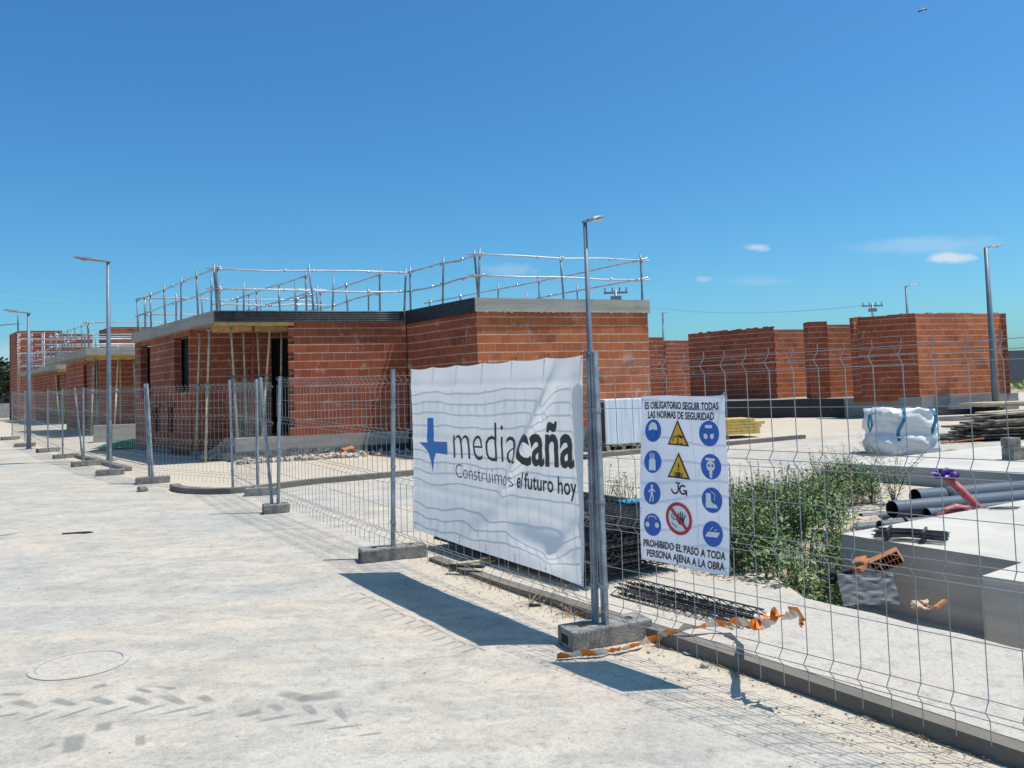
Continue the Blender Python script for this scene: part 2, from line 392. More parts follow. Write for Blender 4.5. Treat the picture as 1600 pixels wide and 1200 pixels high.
def farz(x, y):
    if 0 <= x <= 16 and -1 <= y <= 17: return gz(x, y)
    return min(gz(x, y), .9) + (.05 * nz(x * .5, y * .5) if y > 21 else 0)
gridsheet(-40, 40, -9, 71, 1., farz, lambda x, y: 0 < x < 16 and -1 < y < 17)
for (a, b, c, d) in ((-1500, -40, -9, 71), (40, 1500, -9, 71), (-1500, 1500, 71, 2500), (-1500, 1500, -300, -9)):
    ys = sorted({c, d} | {y for y in (7, 59.94) if c < y < d})
    for q in range(len(ys) - 1):
        mb.face([(a, ys[q], min(gz(0, ys[q]), .9)), (b, ys[q], min(gz(0, ys[q]), .9)), (b, ys[q + 1], min(gz(0, ys[q + 1]), .9)), (a, ys[q + 1], min(gz(0, ys[q + 1]), .9))])
tag(mb.build('ground', 'dirt', smooth=False), kind='structure')
# main road: left of the kerb, reaching the houses' kerbs; its edge is ragged where sand lies on it
kn = V((KD.y, -KD.x, 0))   # towards the pavement
e1 = kl(-8) - kn * .40; e2 = kl(5.2) - kn * .42; e3 = V((-1.0, 9.1, 0))
road = [(e1.x, e1.y), (e2.x, e2.y), (-1.5, 9.8), (.2, 10.3), (2.0, 10.9), (4.2, 12.6), (9, 16.2), (19, 23.2), (19, 25.6), (7.5, 21.0), (1.2, 17.6), (-2.4, 15.4), (-3.9, 14.6), (-4.8, 14.0), (-6.0, 14.1), (-7.3, 15.8), (-9.2, 18.4), (-12.9, 22.9), (-17.5, 28.6), (-25, 37), (-36, 50), (-60, 60), (-60, -8), (-8, -8), (14, -8)]
tag(sheet('road', rough_poly(road, .18, .35, 3, skip=(20, 21, 22, 23, 24)), .004, 'road'), kind='structure')
# pavement slab and its kerb
pv = [kl(-8), kl(5.4), kl(5.4) + kn * 1.32, kl(4.0) + kn * 1.36, kl(2.35) + kn * 1.47, kl(1.5) + kn * 1.42, kl(0) + kn * 1.36, kl(-8) + kn * 1.36]
def kerbtop(p):      # the kerb fades into the sand further along
    t = (V((p[0], p[1], 0)) - K0).dot(KD); return gz(p[0], p[1]) + max(.035, min(.085, .085 - .02 * (t - 2.2)))
def strip(name, mat, d0, d1, t0, t1, dz0, dz1, st=.35, jag=0):
    m_ = MB(); k = int((t1 - t0) / st)
    for i in range(k):
        ta, tb = t0 + i * (t1 - t0) / k, t0 + (i + 1) * (t1 - t0) / k
        ja = [jag * nz(t * 2.3, d1 * 3) for t in (ta, tb)]
        Q = [kl(ta) + kn * d0, kl(ta) + kn * (d1 + ja[0]), kl(tb) + kn * (d1 + ja[1]), kl(tb) + kn * d0]
        top = [V((q.x, q.y, kerbtop(q) + dz1)) for q in Q]; bot = [V((q.x, q.y, gz(q.x, q.y) + dz0)) for q in Q]
        m_.face(top); m_.face([bot[0], top[0], top[3], bot[3]]); m_.face([bot[1], bot[2], top[2], top[1]])
        if i == 0: m_.face([bot[0], bot[1], top[1], top[0]])
        if i == k - 1: m_.face([bot[2], bot[3], top[3], top[2]])
    bm = bmesh.new(); o = m_.build(name, mat); bm.from_mesh(o.data); bmesh.ops.remove_doubles(bm, verts=bm.verts, dist=1e-5); bmesh.ops.recalc_face_normals(bm, faces=bm.faces[:]); bm.to_mesh(o.data); bm.free()
    return o
tag(strip('kerb', 'kerb', 0, .10, -8, 5.6, -.1, 0), kind='structure')
tag(strip('pavement', 'pave', .103, 1.40, -8, 5.2, -.45, .003, .3, .07), kind='structure')
# second kerb: curved round the corner of the house plot
def sweepk(name, pts, w, h, mat='kerb'):
    m_ = MB(); P = [V((p[0], p[1], 0)) for p in pts]
    for i in range(len(P) - 1):
        d = (P[i + 1] - P[i]).normalized(); n_ = V((-d.y, d.x, 0)) * w
        def nn(k):
            d0 = (P[k] - P[k - 1]).normalized() if k > 0 else (P[k + 1] - P[k]).normalized(); d1 = (P[k + 1] - P[k]).normalized() if k < len(P) - 1 else d0
            q = (d0 + d1).normalized(); return V((-q.y, q.x, 0)) * w
        a, b, c, d_ = P[i], P[i + 1], P[i + 1] + nn(i + 1), P[i] + nn(i)
        T = [V((q.x, q.y, gz(q.x, q.y) + h)) for q in (a, b, c, d_)]; B = [V((q.x, q.y, gz(q.x, q.y) - .05)) for q in (a, b, c, d_)]
        m_.face(T); m_.face([B[0], B[1], T[1], T[0]]); m_.face([B[2], B[3], T[3], T[2]])
        if i == 0: m_.face([B[3], B[0], T[0], T[3]])
        if i == len(P) - 2: m_.face([B[1], B[2], T[2], T[1]])
    return tag(m_.build(name, mat), kind='structure')
sweepk('kerb', [(-6.35, 14.75), (-6.1, 14.35), (-5.75, 14.02), (-5.3, 13.82), (-4.9, 13.8), (-4.55, 13.98), (-3.63, 14.80), (-2.07, 15.62), (1.4, 17.6), (7.6, 21.0)], .16, .10)
sweepk('kerb', [(-12.9, 23.2), (-10.9, 20.8), (-9.2, 18.7), (-8.9, 18.3)], .16, .09)
sweepk('kerb', [(8.8, 16.3), (5.2, 12.96), (3.36, 11.36), (2.2, 10.5)], .14, .10)

# manholes, tyre marks, litter on the road
def manhole(c, r, label):
    t = empty('manhole_cover', (c.x, c.y, gz(c.x, c.y) + .006), label, 'manhole cover', 'manhole covers in the road')
    m_ = MB(); n = 48
    def ring(r0, r1, z0, z1, mat):
        m_.m = mat
        for i in range(n):
            a, b = 2 * math.pi * i / n, 2 * math.pi * (i + 1) / n
            m_.face([(r0 * math.cos(a), r0 * math.sin(a), z0), (r1 * math.cos(a), r1 * math.sin(a), z1), (r1 * math.cos(b), r1 * math.sin(b), z1), (r0 * math.cos(b), r0 * math.sin(b), z0)])
    ring(r * .86, r, .006, .004, 0); ring(r * .845, r * .86, 0, .006, 1); ring(r, r * 1.01, .004, 0, 1)
    m_.build('frame', ['pave', 'concd'], t); m_ = MB()
    for i in range(n):
        a, b = 2 * math.pi * i / n, 2 * math.pi * (i + 1) / n
        m_.face([(0, 0, .003), (r * .84 * math.cos(a), r * .84 * math.sin(a), .002), (r * .84 * math.cos(b), r * .84 * math.sin(b), .002)])
    m_.build('lid', 'pave', t); return t
manhole(gp(125, 1039), .30, 'round dusty manhole cover in the road at the lower left')
manhole(gp(-8, 833), .33, 'dark manhole cover cut by the left edge of the photo')
mb = MB()
def mark(cx, cy, L_, W_, ang, z):
    ca, sa = math.cos(ang), math.sin(ang); P = []
    for u, v in ((-.5, -.5), (.5, -.5), (.5, .5), (-.5, .5)): P.append((cx + u * L_ * ca - v * W_ * sa, cy + u * L_ * sa + v * W_ * ca, z))
    mb.face(P, [(0, 0), (1, 0), (1, 1), (0, 1)])
def stroke(p0, p1, w0, w1, i):      # a smear of grey rubber dust between two spots of the road
    A_, B_ = V(p0), V(p1); A_ = V((A_.x, A_.y, 0)); B_ = V((B_.x, B_.y, 0)); n_ = (B_ - A_).normalized(); n_ = V((-n_.y, n_.x, 0)); z = .0062 + i * 2e-5
    for k in range(4):
        u0, u1 = k / 4, (k + 1) / 4; a0, a1 = A_.lerp(B_, u0), A_.lerp(B_, u1); h0, h1 = (w0 + (w1 - w0) * u0) / 2, (w0 + (w1 - w0) * u1) / 2
        mb.face([a0 - n_ * h0 + ZZ * z, a1 - n_ * h1 + ZZ * z, a1 + n_ * h1 + ZZ * z, a0 + n_ * h0 + ZZ * z], [(u0, 0), (u1, 0), (u1, 1), (u0, 1)])
ZZ = V((0, 0, 1)); cnt = 0
for x0, y0, x1, y1, w0, w1 in ((-60, 525, 10, 560, .09, .05), (60, 522, 160, 555, .09, .05), (215, 515, 320, 545, .09, .05), (375, 508, 480, 540, .09, .05), (530, 502, 630, 540, .09, .05), (680, 498, 775, 540, .09, .05), (830, 500, 885, 530, .08, .05),
    (1125, 535, 1180, 568, .08, .05), (1270, 540, 1320, 585, .08, .04), (1400, 550, 1445, 608, .07, .04), (75, 615, 250, 556, .03, .055), (230, 600, 400, 546, .03, .055), (380, 590, 552, 541, .03, .055), (525, 585, 695, 538, .03, .055),
    (650, 585, 835, 543, .03, .055), (790, 590, 905, 565, .03, .05), (1060, 612, 1250, 578, .03, .05), (1200, 630, 1385, 600, .03, .045), (1340, 645, 1522, 622, .02, .045), (1480, 672, 1600, 655, .02, .04), (-60, 600, 90, 572, .03, .05),
    (1160, 488, 1300, 520, .10, .12), (1230, 520, 1440, 490, .12, .16), (150, 730, 240, 700, .05, .06), (300, 745, 315, 660, .10, .12), (560, 695, 610, 685, .14, .16), (420, 655, 440, 610, .10, .08), (0, 495, 105, 497, .05, .04), (380, 470, 450, 455, .06, .10), (560, 470, 640, 490, .05, .04), (640, 460, 740, 475, .04, .06), (980, 590, 1100, 565, .05, .10)):
    P0, P1 = gp(x0 / 2.667, 900 + y0 / 2.667), gp(x1 / 2.667, 900 + y1 / 2.667); stroke(P0, P1, w0, w1, cnt); cnt += 1
for i in range(15):                      # faint curved tractor tread beside the banner's shadow
    x, y = 470 + i * 42 + 10 * math.sin(i), 545 + i * 20 + 3 * math.sin(i * 1.7); P0, P1 = gp(400 + (x - 50) / 3.2, 760 + (y + 16) / 3.2), gp(400 + (x + 45) / 3.2, 760 + (y - 14) / 3.2); stroke(P0, P1, .02, .035, cnt); cnt += 1
    P0, P1 = gp(400 + (x + 45) / 3.2, 760 + (y - 14) / 3.2), gp(400 + (x + 85) / 3.2, 760 + (y + 8) / 3.2); stroke(P0, P1, .035, .02, cnt); cnt += 1
tag(mb.build('tyre_tracks', 'tyre'), kind='structure')
mb = MB()
for i in range(900):
    if i < 500: t = rnd.uniform(-2, 5.2); q = kl(t) - kn * (rnd.random() ** 1.6 * .75 + .01)
    else: q = gp(rnd.uniform(-50, 1500), rnd.uniform(800, 1195))
    s = rnd.uniform(.003, .010) * (1.5 if rnd.random() < .05 else 1); z = gz(q.x, q.y)
    if (q - K0).dot(kn) > 0: continue
    mb.cbox((q.x, q.y, z), s * 1.5, s, s * .8, rnd.random() * 6, (V((1, 0, 0)), rnd.uniform(-.5, .5)))
tag(mb.build('gravel', 'stone'), 'small stones and grit scattered over the dusty road', 'gravel', kind='stuff')
q = gp(120, 833, .01); mb = MB(); mb.path([(q.x - .18, q.y - .02, q.z), (q.x, q.y, q.z + .005), (q.x + .1, q.y + .06, q.z), (q.x + .19, q.y + .02, q.z), (q.x + .13, q.y - .03, q.z), (q.x + .02, q.y - .01, q.z + .01)], .011, 5)
tag(mb.build('rope_piece', 'dark', smooth=True), 'short dark piece of rope lying on the road at the left', 'rope')
def stone(px, py, s, label, mat='stone', dz=0, nm='stone', fl=.6):
    q = gp(px, py, dz); bm = bmesh.new(); bmesh.ops.create_icosphere(bm, subdivisions=2, radius=1)
    for v in bm.verts:
        k = 1 + .35 * nz(v.co.x * 1.2 + px, v.co.y * 1.2, v.co.z * 1.2); v.co = V((v.co.x * s * k, v.co.y * s * .8 * k, (v.co.z * fl + fl * .75) * s * k))
    me = bpy.data.meshes.new(nm); bm.to_mesh(me); bm.free(); me.materials.append(M[mat]); o = bpy.data.objects.new(nm, me); COL.objects.link(o); o.location = q
    return tag(o, label, nm.replace('_', ' '))
stone(1101, 1043, .028, 'small grey stone on the road near the flat paper scrap')
stone(1245, 1060, .035, 'pale stone against the kerb at the right')
stone(223, 768, .10, 'lump of concrete beside the fence foot nearest the road corner', 'block')
# flattened grey paper scrap and wads
q = gp(1100, 1024); mb = MB(); P = [(q.x + .11 * math.cos(a) * (1 + .3 * math.sin(a * 3)), q.y + .07 * math.sin(a), q.z + .012 + .006 * math.sin(a * 5)) for a in [i * math.pi / 8 for i in range(16)]]
for i in range(16): mb.face([(q.x, q.y, q.z + .02), P[i], P[(i + 1) % 16]])
tag(mb.build('paper_scrap', 'concd'), 'flattened grey scrap of paper on the road by the kerb end', 'litter')
def wad(c, s, mat, name, label):
    bm = bmesh.new(); bmesh.ops.create_icosphere(bm, subdivisions=3, radius=s)
    for v in bm.verts: v.co *= 1 + .9 * nz(v.co.x * 28, v.co.y * 28, v.co.z * 28); v.co.z = max(-s * .3, v.co.z * .6)
    me = bpy.data.meshes.new(name); bm.to_mesh(me); bm.free(); me.materials.append(M[mat]); o = bpy.data.objects.new(name, me); COL.objects.link(o); o.location = c; return tag(o, label, 'litter')
wad(gp(1462, 1129, .02), .05, 'ply', 'crumpled_wrapper', 'crumpled orange wrapper lying under the fence by the kerb')

# ------------------------------------------------------------------ fences
def wires(A, B, zt, zb, sp_=.146, r=.0021, name='wire_mesh', lean=0.):
    """welded mesh with V folds between ground points A and B; lean shifts the top sideways"""
    mb = MB(); d = B - A; l = d.length; d = d.normalized(); nr = V((d.y, -d.x, 0)); k = int(l / sp_)
    prof = []; h = zt - zb
    for fz in (.955, .665, .405, .085):
        z = zb + h * fz; prof += [(z + .045, 0), (z, .045), (z - .045, 0)]
    prof = [(zt, 0)] + prof + [(zb, 0)]
    hz_ = [p for p in prof[1:-1]] + [(zb + h * .82, 0), (zb + h * .54, 0), (zb + h * .245, 0)]
    P = lambda u, z, o: V((A.x, A.y, 0)) + d * u + nr * (o + .006 * nz(u * 1.7 + A.x * 9, z * 2)) + V((0, 0, z + (A.z + (B.z - A.z) * u / l))) + nr * lean * (z / zt)
    off = (l - k * sp_) / 2
    for i in range(k + 1):
        u = off + i * sp_; mb.path([P(u, z, o) for z, o in prof], r, 4, cap=False)
    for z, o in hz_:
        mb.path([P(l * i / 8, z, o + .004) for i in range(9)], r, 4, cap=False)
    return mb
def fence_panel(A, B, label, name='mesh_fence', zt=1.9, zb=.07, postA=(0, 0), postB=(0, 0), sp_=.146, lean=0, psz=.021, r=.0026, posts=(1, 1)):
    t = empty(name, A, label, 'fence panel', 'wire mesh fence panels along the road'); d = (B - A).normalized()
    inv = -V(A)
    def bl(mb_, nm, mat, smooth=False):
        o = mb_.build(nm, mat, t, smooth); o.matrix_parent_inverse = Matrix.Translation(inv); return o
    bl(wires(A + d * .02, B - d * .02, zt, zb, sp_, r, lean=lean), 'wire_mesh', 'wire', True)
    for k, (P, s, pl) in enumerate(((A, 1, postA), (B, -1, postB))):
        if not posts[k]: continue
        mb = MB(); top = P + V((pl[0], pl[1], zt + .06)); ax = top - P; sd_ = V((d.x, d.y, 0)); fw_ = V((-d.y, d.x, 0)); w_ = psz * 1.05
        o0 = P + V((0, 0, .03)); L3 = top - o0
        mb.box(o0 - sd_ * w_ - fw_ * w_ * .8, sd_ * w_ * .86, fw_ * w_ * 1.6, L3); mb.box(o0 + sd_ * w_ * .14 - fw_ * w_ * .8, sd_ * w_ * .86, fw_ * w_ * 1.6, L3); mb.box(o0 - sd_ * w_ * .13 - fw_ * w_ * .5, sd_ * w_ * .26, fw_ * w_ * 1.0, L3)
        for z in (.35, .9, 1.5): mb.cbox(P + (top - P) * (z / zt), psz * 2.5, psz * 2.2, .03, math.atan2(d.y, d.x))
        bl(mb, 'post', 'galv')
    return t
def foot(c, ang, label, L_=.62, W_=.22, H_=.13):
    t = empty('concrete_block', c, label, 'fence foot', 'concrete feet of the fence panels', ang); mb = MB()
    mb.box((-L_ / 2, -W_ / 2, 0), (L_, 0, 0), (0, W_, 0), (0, 0, H_))
    o = mb.build('block', 'block', t, bevel=.012)
    for v in o.data.vertices: v.co += V((nz(v.co.x * 9 + c.x, v.co.y * 9, v.co.z * 9), nz(v.co.y * 9, v.co.z * 9 + c.y, 3), nz(v.co.z * 7, v.co.x * 7, 5) * .6)) * .012
    for x in (-.18, .18):
        mb = MB(); mb.cbox((x * L_ / .62, 0, H_ - .001), .05, .05, .006); mb.build('socket_shade', 'dark', t)  # dark pads painting the shade inside the post holes
    mb = MB(); mb.cbox((-L_ / 2 - .002, 0, .035), .006, .09, .055); mb.build('recess_shade', 'dark', t)  # dark plate painting the shade of a grip recess
    return t
A = V((.53, 5.49, 0)); B = V((-1.3, 8.37, gz(0, 8.37))); dAB = (B - A).normalized()
RD = V((.63, -.776, 0)); A2 = A + V((.036, -.035, 0)); R3 = A2 + RD * 3.42
P1p = gp(434.5, 801); P1q = gp(426, 801); Q3 = gp(364, 769); P3b = gp(403, 766); C_ = gp(239, 755); D1 = gp(173, 741); D2 = gp(131, 725); D3 = gp(98, 716); D4 = gp(75, 706); D5 = gp(39, 692); D6 = gp(19, 684)
fence_panel(A + V((-.028, .01, 0)), B, 'mesh fence panel holding the big white banner', postA=(.03, .02), postB=(.05, 0), psz=.020)
fence_panel(A2, R3, 'nearest mesh fence panel, with the safety poster, at the right', postA=(-.004, .03), psz=.020)
fence_panel(B + V((-.03, .06, 0)), P1p, 'mesh fence panel left of the banner, between its post and the leaning posts', postB=(.06, 0), posts=(0, 1), sp_=.13)
fence_panel(P1q, Q3, 'mesh fence panel seen nearly edge on behind the leaning posts', postA=(-.14, 0), postB=(-.03, 0), sp_=.12)
fence_panel(P3b, C_, 'mesh fence panel in front of the porch of the near house', postB=(-.10, 0), sp_=.12)
fence_panel(C_ + V((-.08, .04, 0)), D1, 'mesh fence panel left of the paired tilted posts', postA=(-.08, 0), posts=(1, 1), sp_=.12)
fence_panel(D1 + V((-.05, .05, 0)), D2, 'mesh fence panel running past the nearest left street lamp', posts=(0, 1), sp_=.13)
fence_panel(D2 + V((-.05, .05, 0)), D3, 'mesh fence panel in front of the middle house', postA=(-.2, 0), sp_=.14)
fence_panel(D3 + V((-.05, .05, 0)), D4, 'mesh fence panel between the middle and the far house', posts=(0, 1), sp_=.14)
fence_panel(D4 + V((-.05, .05, 0)), D5, 'far mesh fence panel beside the second street lamp', posts=(0, 1), sp_=.16)
fence_panel(D5 + V((-.05, .05, 0)), D6, 'farthest mesh fence panel at the left edge', posts=(0, 1), sp_=.16)
def fat(p0, p1, label, dz=0): # foot from left pixel end to right pixel end
    a, b = gp(*p0), gp(*p1); c = (a + b) / 2; d = b - a; foot(V((c.x, c.y, gz(c.x, c.y) + dz)), math.atan2(d.y, d.x), label, min(.72, max(.56, d.length)))
foot(V((.57, 5.50, 0)), .42, 'concrete fence foot under the paired posts between banner and poster', .62)
foot(V((-1.30, 8.37, gz(0, 8.37))), .36, 'concrete fence foot at the left end of the banner', .68)
foot(P1p + V((-.03, 0, 0)), .40, 'square concrete fence foot under the two leaning posts', .36, .25)
fat((384, 775), (437, 772), 'concrete fence foot just behind the leaning posts')
foot(C_, .42, 'concrete fence foot under the paired tilted posts left of the porch', .62)
fat((150, 744), (194, 741), 'concrete fence foot below the nearest left street lamp')
fat((112, 730), (158, 726), 'concrete fence foot second beyond the left street lamp')
fat((83, 718), (122, 715), 'concrete fence foot in front of the middle house')
fat((58, 708), (92, 705), 'concrete fence foot in front of the gap before the far house')
fat((22, 699), (56, 697), 'small far concrete fence foot near the second lamp')
fat((2, 688), (30, 686), 'farthest concrete fence foot at the left edge')

# ------------------------------------------------------------------ printed sheets: conforming flat shapes
def text_mesh(s, bold=0., space=1.):
    cu = bpy.data.curves.new('t', 'FONT'); cu.body = s; cu.offset = bold; cu.space_character = space; cu.resolution_u = 3; ob = bpy.data.objects.new('t', cu); COL.objects.link(ob)
    dg = bpy.context.evaluated_depsgraph_get(); dg.update(); me = bpy.data.meshes.new_from_object(ob.evaluated_get(dg)); bpy.data.objects.remove(ob); bpy.data.curves.remove(cu)
    return me
class Print:
    """flat 2-D shapes laid on a surface function S(s, z, lift)"""
    def __init__(s, S, ds, parent, inv): s.S = S; s.ds = ds; s.parent = parent; s.inv = inv
    def put(s, bm, name, mat, lift):
        xs = [v.co.x for v in bm.verts]; ys = [v.co.y for v in bm.verts]
        for ax, lo, hi in ((0, min(xs), max(xs)), (1, min(ys), max(ys))):
            k = math.floor(lo / s.ds) + 1
            while k * s.ds < hi:
                co = [0, 0, 0]; no = [0, 0, 0]; co[ax] = k * s.ds; no[ax] = 1
                bmesh.ops.bisect_plane(bm, geom=bm.verts[:] + bm.edges[:] + bm.faces[:], plane_co=co, plane_no=no); k += 1
        for v in bm.verts: v.co = s.S(v.co.x, v.co.y, lift)
        me = bpy.data.meshes.new(name); bm.to_mesh(me); bm.free(); me.materials.append(M[mat]); o = bpy.data.objects.new(name, me); COL.objects.link(o); o.parent = s.parent; o.matrix_parent_inverse = s.inv; return o
    def text(s, str_, s0, s1, base, top, mat='black', bold=0., name='lettering', lift=.003, slope=0., shear=0.):
        me = text_mesh(str_, bold); xs = [v.co.x for v in me.vertices]; mx, mn = max(xs), min(xs); my = max(v.co.y for v in me.vertices)
        bm = bmesh.new(); bm.from_mesh(me)
        for v in bm.verts:
            y = v.co.y * (top - base) / my
            x = s0 + (v.co.x - mn) * (s1 - s0) / (mx - mn) + shear * y; v.co = V((x, base + y + slope * (x - s0), 0))
        return s.put(bm, name, mat, lift)
    def polys(s, polys, mat, name, lift=.003):
        bm = bmesh.new()
        for P in polys: bm.faces.new([bm.verts.new((p[0], p[1], 0)) for p in P])
        bmesh.ops.triangulate(bm, faces=bm.faces[:]); return s.put(bm, name, mat, lift)
def surf_mesh(S, s0, s1, z0, z1, ds, name, mat, parent, inv, th=.0012):
    mb = MB(); nx = int((s1 - s0) / ds) + 1; ny = int((z1 - z0) / ds) + 1
    for lf in (0, -th):
        for j in range(ny + 1):
            for i in range(nx + 1): mb.v.append(tuple(S(s0 + (s1 - s0) * i / nx, z0 + (z1 - z0) * j / ny, lf)))
    n1 = (nx + 1) * (ny + 1)
    for j in range(ny):
        for i in range(nx):
            k = j * (nx + 1) + i; mb.f.append((k, k + 1, k + nx + 2, k + nx + 1)); mb.uv.append(None); mb.mi.append(0)
    o = mb.build(name, mat, parent, True); o.matrix_parent_inverse = inv; return o
# banner: s runs from its left edge to its right edge (towards the camera)
nAB = V((-dAB.y, dAB.x, 0)); nAB = nAB if nAB.dot(EYE - A) > 0 else -nAB
BW = 2.74; U0b = 2.73
def ridge(s, z, x0, z0, x1, z1, w, a):
    d = V((x1 - x0, z1 - z0)); l = d.length; d /= l; q = V((s - x0, z - z0)); t = q.x * d.x + q.y * d.y; n_ = q.x * d.y - q.y * d.x
    fade = max(0, min(1, min(t, l - t) / (.3 * l) + .0)); return a * math.exp(-(n_ / w) ** 2) * fade
def SB(s, z, lift):
    t = (z - .40) / 1.54; u = U0b - s + .085 * (1 - t) * (s / BW) ** 2
    w = .014 * nz(s * 1.3, z * 1.2, 4) + .006 * nz(s * 4, z * 2.6, 8)
    for zf in (1.77, 1.27, .80): w += .006 * math.exp(-((z - zf - .03 * nz(s * 2.1, zf * 9)) / .028) ** 2) * (.5 + .5 * abs(nz(s * 1.1, zf)))
    w += ridge(s, z, 2.55, 1.95, 1.55, .75, .055, .034) + ridge(s, z, 2.62, 1.95, 2.72, .9, .035, .02) + ridge(s, z, 2.45, 1.95, 2.2, 1.35, .03, .018) + ridge(s, z, .9, .42, 2.0, .9, .08, .012) + ridge(s, z, 1.7, .62, 2.74, .55, .08, .03)
    w += ridge(s, z, 2.2, .40, 2.76, .85, .06, .022)
    w += .05 * max(0, .25 - t) * (1 + math.sin(s * 2.2)) * .6
    sag = -.014 * abs(math.sin(s * math.pi / .46)) * max(0, t - .75) * 4
    edge_ = .02 * math.sin(s * 1.6 + .5) * (1 - t)
    low = -.02 * max(0, 1 - t * 3) * math.sin(s / BW * 3.1) + (-.03 * max(0, (s - 2.3) / .46) * max(0, 1 - 2 * t))
    P = V((A.x, A.y, 0)) + dAB * u + nAB * (.062 + w + lift); P.z = z + (B.z * u / 3.41) + sag + edge_ * .5 + low; return P
bn = empty('banner', A + dAB * 1.4, 'white company banner with blue cross emblem tied to the mesh fence', 'banner'); binv = Matrix.Translation(-(A + dAB * 1.4))
surf_mesh(SB, .0, BW, .40, 1.94, .022, 'cloth', 'banner', bn, binv)
pr = Print(SB, .022, bn, binv)
pr.polys([[(.33, 1.47), (.455, 1.47), (.475, 1.255), (.72, 1.26), (.72, 1.145), (.50, 1.150), (.46, 1.09), (.435, .97), (.40, 1.07), (.355, 1.145), (.27, 1.19), (.14, 1.235), (.33, 1.24)]], 'logo', 'emblem')
pr.text('media', .84, 1.90, 1.12, 1.435, bold=-.012, slope=.024); pr.text('caña', 1.915, 2.64, 1.150, 1.465, bold=.022, slope=.034)
pr.text('Construimos', .86, 1.83, .955, 1.075, bold=-.012, slope=.008); pr.text('el', 1.87, 1.945, .965, 1.085, bold=.02, shear=.25); pr.text('futuro hoy', 1.985, 2.66, .968, 1.088, bold=.016, slope=.022)
for i in range(7):
    for z in (1.92, .43):
        mb = MB(); q = SB(.03 + i * .45, z, .004); mb.path([q, q - nAB * .06 + V((0, 0, .01)), q - nAB * .04 + V((.0, 0, .05)), q + V((0, 0, .03))], .004, 4)
        o = mb.build('tie', 'black', bn); o.matrix_parent_inverse = binv
# poster on the right-hand panel
nR = V((-RD.y, RD.x, 0)); nR = nR if nR.dot(EYE - A) > 0 else -nR
PW, PH = .68, 1.02
def SP(s, t, lift):       # t measured upward from the bottom, 0..PH
    u = .492 + s * .965 - .03 * (1 - t / PH)
    w = .012 * math.sin(t * 5.2) * math.cos(s * 5) + .006 * nz(s * 5, t * 4, 1)
    P = V((A.x, A.y, 0)) + RD * u + nR * (.055 + w + lift + .01 * (1 - t / PH) ** 2); P.z = .625 + t + .005 * math.sin(s * 9); return P
po = empty('safety_poster', A + RD * .8, 'white safety rules poster with blue discs and yellow triangles on the mesh fence', 'sign'); pinv = Matrix.Translation(-(A + RD * .8))
surf_mesh(SP, 0, PW, 0, PH, .02, 'sheet', 'poster', po, pinv)
pp = Print(SP, .02, po, pinv)
Y_ = lambda f: PH * (1 - f)
pp.text('ES OBLIGATORIO SEGUIR TODAS', .035, .635, Y_(.078), Y_(.035), bold=.03); pp.text('LAS NORMAS DE SEGURIDAD', .06, .60, Y_(.135), Y_(.092), bold=.03)
pp.text('PROHIBIDO EL PASO A TODA', .025, .655, Y_(.915), Y_(.872), bold=.03); pp.text('PERSONA AJENA A LA OBRA', .05, .65, Y_(.975), Y_(.932), bold=.03)
def disc(cx, cy, r, n=28, r0=0):
    if not r0: return [[(cx + r * math.cos(2 * math.pi * i / n), cy + r * math.sin(2 * math.pi * i / n)) for i in range(n)]]
    out = []
    for i in range(n):
        a, b = 2 * math.pi * i / n, 2 * math.pi * (i + 1) / n; out.append([(cx + r0 * math.cos(a), cy + r0 * math.sin(a)), (cx + r * math.cos(a), cy + r * math.sin(a)), (cx + r * math.cos(b), cy + r * math.sin(b)), (cx + r0 * math.cos(b), cy + r0 * math.sin(b))])
    return out
def bar(x0, y0, x1, y1, w):
    d = V((x1 - x0, y1 - y0)).normalized(); n_ = V((-d.y, d.x)) * w / 2; return [(x0 - n_.x, y0 - n_.y), (x1 - n_.x, y1 - n_.y), (x1 + n_.x, y1 + n_.y), (x0 + n_.x, y0 + n_.y)]
rows = (.212, .400, .590, .780); xl, xm, xr = .105, .315, .560
def sc(P, cx, cy, k=.068): return [[(cx + x * k, cy + y * k) for x, y in p] for p in P]
